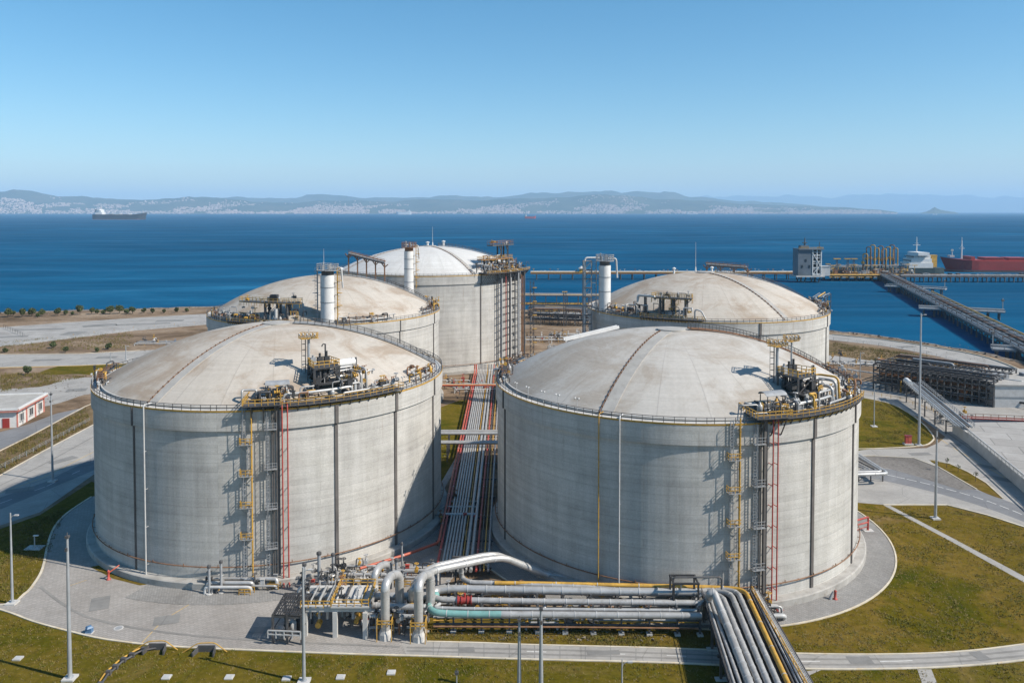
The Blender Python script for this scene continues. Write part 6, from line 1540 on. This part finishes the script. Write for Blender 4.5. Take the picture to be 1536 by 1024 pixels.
# low wall with red pipes behind the basin
a, b = G(1440, 640), G(1570, 646); root = thing('pipe_wall', 'grey wall carrying red pipes and red rails behind the raised basin', 'wall', a); mb = MB(); mb.bar(a + Vector((0, 0, 1.4)), b + Vector((0, 0, 1.4)), 1.0, 2.8); mb.build('wall', GREY, root)
for z, r, m in ((3.0, .18, RED), (3.5, .12, RED), (1.6, .15, ORED)):
    mb = MB(); mb.cyl(a + Vector((0, -.7, z)), b + Vector((0, -.7, z)), r, 8); mb.build('pipe', m, root)
mb = MB(); mb.rail([a + Vector((0, 0, 2.8)), b + Vector((0, 0, 2.8))], 1.5, 2.2, .06); mb.build('handrail', RUST, root)
for k in range(5): c = a.lerp(b, .2 + k * .19); mb = MB(); mb.cyl(c + Vector((0, -1.0, 1.3)), c + Vector((0, -.4, 1.3)), .5, 10); mb.build('nozzle', HULLR, root)
# sloping pipe bridge crossing in front of the dark rack
A, B = G(1368, 574, 6.5), G(1446, 640, 4.2); root = thing('pipe_bridge', 'sloping pipe bridge coming down in front of the large dark pipe rack', 'pipe bridge', (A.x, A.y, 0), 'pipe bridges right of the tanks'); d = (B - A).normalized(); t = Vector((-d.y, d.x, 0)); up = Vector((0, 0, 1))
for k in range(6):
    mb = MB(); o = t * (k - 2.5) * .85; mb.cyl(A + o, B + o, .3 if k % 2 else .22, 8); mb.build('pipe', (GALV, SILV, GREY, SILV, DARK, GALV)[k], root)
mb = MB(); mb.cyl(A - d * 1.5 - t * 1.5 + up * .6, A + d * 3.5 - t * 1.5 + up * .6, .9, 12); mb.build('end_vessel', WHITE, root)
for k in range(5):
    c = A.lerp(B, (k + .3) / 5); mb = MB()
    for s in (-2.6, 2.6): e = c + t * s; mb.bar((e.x, e.y, 0), (e.x, e.y, c.z - .4), .3)
    mb.bar(c - t * 2.9 - up * .5, c + t * 2.9 - up * .5, .3); mb.build('trestle', DARK, root)
for s in (-2.9, 2.9): mb = MB(); mb.rail([A + t * s, B + t * s], 1.2, 2, .06); mb.build('handrail', GREY, root)
manifold(1432, 634, 'red railed fittings at the lower end of the sloping pipe bridge', 351, 9, 6, 18, 3.5, [RED, GREY, DARK, LITE])
# silver pipe loop sticking out right of the front right tank
zl = 3.0
for k, (dx, dy, r) in enumerate(((0, 0, .42), (-8, -5, .3))):
    pts = [GP(1280, 677 + k * 3, zl), GP(1332 + dx, 710 + dy * .6, zl), GP(1270, 712 + dy * .8, zl)]
    pipeline('pipeline', ('outer thick silver pipe loop right of the front right tank', 'inner silver pipe loop right of the front right tank')[k], pts, r, SILV, 'silver pipe loops right of the tank', 6, 1.4)
for k in range(4):
    pipeline('small_pipe', ORD[k] + ' thin pipe inside the silver loop right of the front right tank', [GP(1278, 682 + k * 4.5, 2.6), GP(1318 - k * 7, 704 - k * .5, 2.6)], .16, (GALV, DARK, LITE, GREY)[k], 'thin pipes inside the silver loop', None)
root = thing('pipe_support', 'dark support frame under the silver pipe loop right of the front right tank', 'pipe support', G(1305, 725)); c = G(1306, 722); mb = MB()
for s in (-3, 0, 3): mb.bar((c.x + s, c.y, 0), (c.x + s, c.y, 2.6), .25)
mb.bar((c.x - 3.5, c.y, 2.4), (c.x + 3.5, c.y, 2.4), .3); mb.bar((c.x - 3, c.y, .2), (c.x, c.y, 2.3), .12); mb.build('frame', DARK, root)
# red pipe bracket beside the right tank
c = G(1302, 796); root = thing('red_pipe_frame', 'red pipe frame on a pad at the right foot of the front right tank', 'pipe frame', c); q = T2.p(R_(78), T2.R + .6, 3.8)
mb = MB(); mb.tube(fillet([q, c + Vector((0, 0, 3.0)), c + Vector((0, 0, .1))], .4, 4), .2, 8); mb.tube(fillet([q - Vector((0, 0, 1)), c + Vector((0, 0, 1.9)), c + Vector((-.2, 0, .1))], .4, 4), .15, 8); mb.bar(c + Vector((0, 0, 1.0)), q - Vector((0, 0, 2.0)), .12); mb.build('pipe', RED, root)
mb = MB(); mb.box(c + Vector((0, 0, .1)), (2.0, 1.6, .25)); mb.build('pad', CPLN, root)
c = T2.p(R_(33), T2.R + 3.4, 0); root = thing('hydrant', 'small red and grey hydrant standing before the plinth of the front right tank', 'hydrant', c)
mb = MB(); mb.lathe([(.4, 0), (.4, .2), (.22, .3), (.22, 1.4), (.3, 1.5), (.02, 1.8)], c, 10); mb.build('post', RED, root); mb = MB(); mb.cyl(c + Vector((-.9, 0, .1)), c + Vector((-.4, 0, 1.5)), .3, 8, .12); mb.build('hose_cover', GREY, root)
c = T1.p(R_(-32), T1.R + 3.5, 0); root = thing('hydrant', 'red hydrant standing before the plinth of the front left tank', 'hydrant', c)
mb = MB(); mb.lathe([(.4, 0), (.4, .2), (.2, .3), (.2, 1.5), (.3, 1.6), (.02, 1.9)], c, 10); mb.build('post', RED, root); mb = MB(); mb.tube(fillet([c + Vector((0, 0, 1.3)), c + Vector((.9, .4, 1.9)), c + Vector((1.4, 1.2, 2.2))], .3, 3), .13, 6); mb.build('branch_pipe', ORED, root)
c = G(1362, 667); root = thing('fire_cabinet', 'red fire hose cabinet on the grass island', 'cabinet', c); mb = MB(); mb.box((c.x, c.y, 1.6), (1.7, .8, 2.2)); mb.build('body', RED, root); mb = MB(); mb.box((c.x, c.y, .25), (2.6, 1.6, .5)); mb.build('base', CPLN, root); mb = MB(); mb.box((c.x + .3, c.y - .42, 1.7), (.8, .06, 1.4)); mb.build('door', ORED, root); mb = MB(); mb.box((c.x, c.y, 2.75), (2.0, 1.1, .12)); mb.build('roof', HULLR, root)
c = G(134, 949); root = thing('blue_box', 'small blue equipment box standing on the paved yard', 'box', c); mb = MB(); mb.box((c.x, c.y, .5), (.95, .8, .8)); mb.build('body', BLUE, root); mb = MB(); mb.lathe([(.68, .9), (.45, 1.15), (.02, 1.25)], c, 4, False); mb.build('lid', BLUE, root); mb = MB(); mb.box((c.x, c.y, .08), (1.2, 1.0, .16)); mb.build('base', CPLN, root)

# manhole plates, culvert heads
for k, (px, py) in enumerate(((27, 988), (250, 1016), (344, 1016), (430, 1018), (511, 1016), (587, 1009))):
    c = G(px, py); root = thing('manhole_cover', ('square concrete cover in the lawn near the lower left corner', 'first square cover along the lawn, right of the left lamp mast', 'second square cover along the lawn, between the two left masts', 'pale square cover in the lawn just left of the second lamp mast', 'square cover in the lawn just right of the second lamp mast', 'square cover in the lawn below the silver bends')[k], 'manhole cover', c, 'square covers in the front lawn')
    mb = MB(); mb.box((c.x, c.y, .12), (1.2, 1.1, .22)); mb.build('frame', CPLN, root); mb = MB(); mb.box((c.x, c.y, .25), (.85, .75, .06)); mb.build('lid', LITE, root)
c = G(178, 942); root = thing('manhole_cover', 'round dark drain cover in the paved yard', 'manhole cover', c); mb = MB(); mb.lathe([(.75, .06), (.75, .10), (.01, .10)], c, 20, False); mb.build('frame', CPLN, root); mb = MB(); mb.lathe([(.55, .105), (.55, .12), (.01, .125)], c, 20, False); mb.build('lid', GREY, root)
for k, px in enumerate((236, 310)):
    py = 974 if k == 0 else 977; c = G(px, py); root = thing('culvert_head', ('left', 'right')[k] + ' drain headwall with yellow hoop rails at the edge of the paved yard', 'culvert', c, 'drain headwalls at the yard edge')
    mb = MB(); mb.bar(c + Vector((-1.3, 0, .5)), c + Vector((1.3, 0, .5)), .25, 1.0); mb.bar(c + Vector((-1.3, 0, .4)), c + Vector((-1.6, -1.6, .3)), .2, .8); mb.bar(c + Vector((1.3, 0, .4)), c + Vector((1.6, -1.6, .3)), .2, .8); mb.build('headwall', DARK, root)
    mb = MB(); mb.tube(fillet([c + Vector((-3.6, -.2, 0)), c + Vector((-1.4, .1, 1.3)), c + Vector((1.2, .1, 1.4)), c + Vector((3.2, -.2, .1))], .6, 4), .08, 6); mb.build('hoop_rail', YEL, root)
c = G(185, 990); root = thing('pipe_run', 'yellow and dark hoses winding from the yard edge down the front lawn', 'hose', c); mb = MB()
pts = smooth([(232, 971), (208, 976), (192, 985), (180, 992), (168, 1003), (158, 1012), (146, 1030)], 5); mb.tube([G(a, b) + Vector((0, 0, .35)) for a, b in pts], .13, 6); mb.build('hose', YEL, root)
mb = MB(); mb.tube([G(a + 3, b + 3) + Vector((0, 0, .3)) for a, b in pts], .16, 6)
for a, b in pts[4::5]: mb.box(G(a + 3, b + 2) + Vector((0, 0, .35)), (.7, .5, .7))
mb.build('coupling', DARK, root)
for k, (px, py, hh) in enumerate(((1404, 705, 2.2), (1420, 702, 2.6), (1463, 722, 2.4), (1437, 708, 1.8))):
    c = G(px, py); rnd = random.Random(700 + k); root = thing('sapling', ORD[k] + ' thin bare sapling on the small dry grass island', 'sapling', c, 'saplings on the small grass island'); mb = MB(); mb.tube([c, c + Vector((.1, 0, hh))], .08, 5, r2=.04)
    for j in range(4): a = rnd.uniform(0, 6); z = hh * rnd.uniform(.5, .9); mb.bar(c + Vector((.05, 0, z)), c + Vector((cos(a) * .6, sin(a) * .6, z + .6)), .05)
    mb.build('trunk', BARK, root); mb = MB(); leaf_blob(mb, c + Vector((.1, 0, hh * .85)), .6, .5, 30, rnd, .16); mb.build('crown', LEAF, root)

# ---------------------------------------------------------------- ground cover and wear
def inside(p, poly):
    c = False; j = len(poly) - 1
    for i in range(len(poly)):
        a, b = poly[i], poly[j]
        if (a[1] > p[1]) != (b[1] > p[1]) and p[0] < (b[0] - a[0]) * (p[1] - a[1]) / (b[1] - a[1]) + a[0]: c = not c
        j = i
    return c
from mathutils import noise as mnz
def tufts(name, polys, holes, n, mats, seed, hmin=.12, hmax=.34):
    """short leaning blades in clumps: thick in some patches, thin in others"""
    rnd = random.Random(seed); mbs = [MB() for _ in mats]; PX = [[(G(*p).x, G(*p).y) for p in poly] for poly in polys]; HX = [[(G(*p).x, G(*p).y) for p in poly] for poly in holes]
    for poly in PX:
        xs = [p[0] for p in poly]; ys = [p[1] for p in poly]; area = (max(xs) - min(xs)) * (max(ys) - min(ys)); made = 0; tries = 0
        while made < n and tries < n * 6:
            tries += 1; x, y = rnd.uniform(min(xs), max(xs)), rnd.uniform(min(ys), max(ys))
            if not inside((x, y), poly) or any(inside((x, y), h) for h in HX) or (Vector((x - T2.X, y - T2.Y)).length < T2.R + 7.2): continue
            v = mnz.fractal(Vector((x * .13, y * .13, seed)), .8, 2, 4); made += 1
            if v < -.05 and rnd.random() < .75: continue
            k = 0 if v + rnd.gauss(0, .25) > .25 else (1 if rnd.random() < .6 else 2); k = min(k, len(mats) - 1); mb = mbs[k]
            for _ in range(4):
                a = rnd.uniform(0, 6.28); h = rnd.uniform(hmin, hmax) * (1 + max(v, 0)); w = rnd.uniform(.03, .09); ox, oy = x + rnd.gauss(0, .16), y + rnd.gauss(0, .16); l = rnd.uniform(.05, .3)
                mb.add([(ox - cos(a) * w, oy - sin(a) * w, .03), (ox + cos(a) * w, oy + sin(a) * w, .03), (ox + sin(a) * l, oy - cos(a) * l, h)], [(0, 1, 2)])
    for mb, m in zip(mbs, mats):
        if mb.f: tag(mb.build(name, m), kind='stuff')
TG = paint('blade_green', (.105, .100, .012), .9, 0, .4, (.10, .085, .02), .4, .8)
TD = paint('blade_dry', (.155, .115, .028), .9, 0, .35, (.07, .055, .015), .4, .8)
TP = paint('blade_straw', (.17, .125, .045), .9, 0, .3, (.12, .09, .03), .4, .8)
tufts('grass', [[(-40, 915), (50, 935), (160, 962), (400, 979), (640, 987), (1000, 997), (1210, 1006), (1340, 1006), (1560, 992), (1560, 1070), (-40, 1070)]], [], 7500, [TG, TD, TP], 1, .08, .24)
tufts('grass', [[(1190, 925), (1300, 760), (1420, 760), (1560, 800), (1560, 962), (1440, 975), (1190, 978)]], [[(1324, 757), (1333, 757), (1433, 809), (1536, 864), (1640, 925), (1640, 936), (1536, 873), (1425, 811)]], 7500, [TG, TD, TP], 2, .08, .24)
tufts('grass', [[(640, 958), (640, 935), (1050, 940), (1100, 975), (800, 964)], [(-60, 880), (0, 798), (60, 778), (100, 760), (64, 852), (36, 889), (8, 902)], [(1291, 600), (1342, 610), (1395, 652), (1378, 667), (1300, 671)]], [], 3500, [TG, TD, TD], 3)
tufts('grass', [[(-40, 725), (0, 680), (127, 614), (140, 635), (64, 675), (0, 710)], [(1250, 514), (1388, 534), (1470, 553), (1320, 542), (1250, 532)], [(0, 560), (60, 560), (130, 565), (60, 580), (0, 588)], [(0, 512), (200, 498), (200, 522), (0, 529)]], [], 2200, [TD, TG, TP], 4, .3, .9)
# stones and clods on the bare ground
mb = MB(); rnd = random.Random(8)
for x0, x1, y0, y1, n in ((0, 320, 463, 474, 260), (0, 300, 508, 529, 160), (0, 130, 563, 610, 160), (790, 885, 470, 510, 120), (660, 1000, 945, 961, 120), (1250, 1480, 515, 545, 160), (655, 745, 560, 720, 120)):
    for _ in range(n):
        c = G(rnd.uniform(x0, x1), rnd.uniform(y0, y1)); sz = rnd.uniform(.1, .42); vs = [c + Vector((rnd.uniform(-1, 1), rnd.uniform(-1, 1), rnd.uniform(-.2, .8))) * sz for _ in range(6)]
        mb.add(vs, [(0, 1, 2), (0, 2, 3), (0, 3, 4), (0, 4, 1), (5, 2, 1), (5, 3, 2), (5, 4, 3), (5, 1, 4)])
tag(mb.build('rubble', ROCK), kind='stuff')
# repairs, joints and tyre marks in the roads
PATCH = road('road_patch_tar', (.20, .195, .185)); TYRE = road('tyre_mark', (.225, .215, .20))
def patch(px, py, w, l, rz):
    c = G(px, py); mb = MB(); q = [Vector((a * w / 2, b * l / 2, 0)) for a, b in ((-1, -1), (1, -1), (1, 1), (-1, 1))]
    mb.add([(c.x + v.x * cos(rz) - v.y * sin(rz), c.y + v.x * sin(rz) + v.y * cos(rz), .099) for v in q], [(0, 1, 2, 3)]); struct('road_patch', mb, PATCH)
for a in ((700, 975, 2.4, 1.6, .1), (905, 979, 5, 1.2, .05), (1290, 990, 3.5, 2, 0), (1470, 984, 2, 2.4, .2), (1430, 668, 5, 3, .7), (1500, 718, 3, 7, .8), (1380, 681, 6, 2.4, .1), (1480, 700, 2.5, 5, .8), (1360, 595, 8, 4, .3), (30, 735, 6, 3, .5), (95, 690, 3, 7, -.5), (250, 930, 4, 3, .3), (390, 945, 3, 2, 0), (150, 905, 3, 5, .4), (60, 494, 26, 5, .2), (150, 488, 18, 9, .5), (215, 486, 30, 4, .3), (110, 500, 10, 12, .1), (255, 481, 16, 8, .2), (20, 505, 14, 6, .4), (70, 540, 12, 4, .1), (160, 536, 9, 5, .2), (115, 585, 7, 5, .3), (1360, 520, 9, 4, .2), (1490, 552, 8, 4, .5)): patch(*a)
mb = MB()
for k in range(15):
    x = 650 + k * 38; yt = 962 + (x - 640) * .034 if x < 1200 else 981; yb = yt + 21
    a, b = G(x, yt), G(x, yb); mb.bar(a + Vector((0, 0, .085)), b + Vector((0, 0, .085)), .09, .01)
struct('road_joint', mb, PATCH)
band('tyre_track', smooth([(610, 971), (800, 974), (1000, 980), (1200, 988), (1340, 988), (1440, 984), (1540, 975)], 4), .45, TYRE, .088)
band('tyre_track', smooth([(610, 976), (800, 981), (1000, 987), (1200, 996), (1340, 996), (1440, 992), (1540, 983)], 4), .45, TYRE, .088)
band('tyre_track', smooth([(1345, 598), (1395, 628), (1425, 652), (1480, 690), (1550, 738)], 4), .5, TYRE, .092)
band('tyre_track', smooth([(1360, 596), (1412, 624), (1442, 647), (1500, 688), (1565, 732)], 4), .5, TYRE, .092)
band('tyre_track', smooth([(0, 728), (64, 697), (140, 655)], 4), .5, TYRE, .066)
band('tyre_track', smooth([(60, 880), (130, 925), (260, 950), (420, 962), (600, 970)], 4), .5, TYRE, .092)
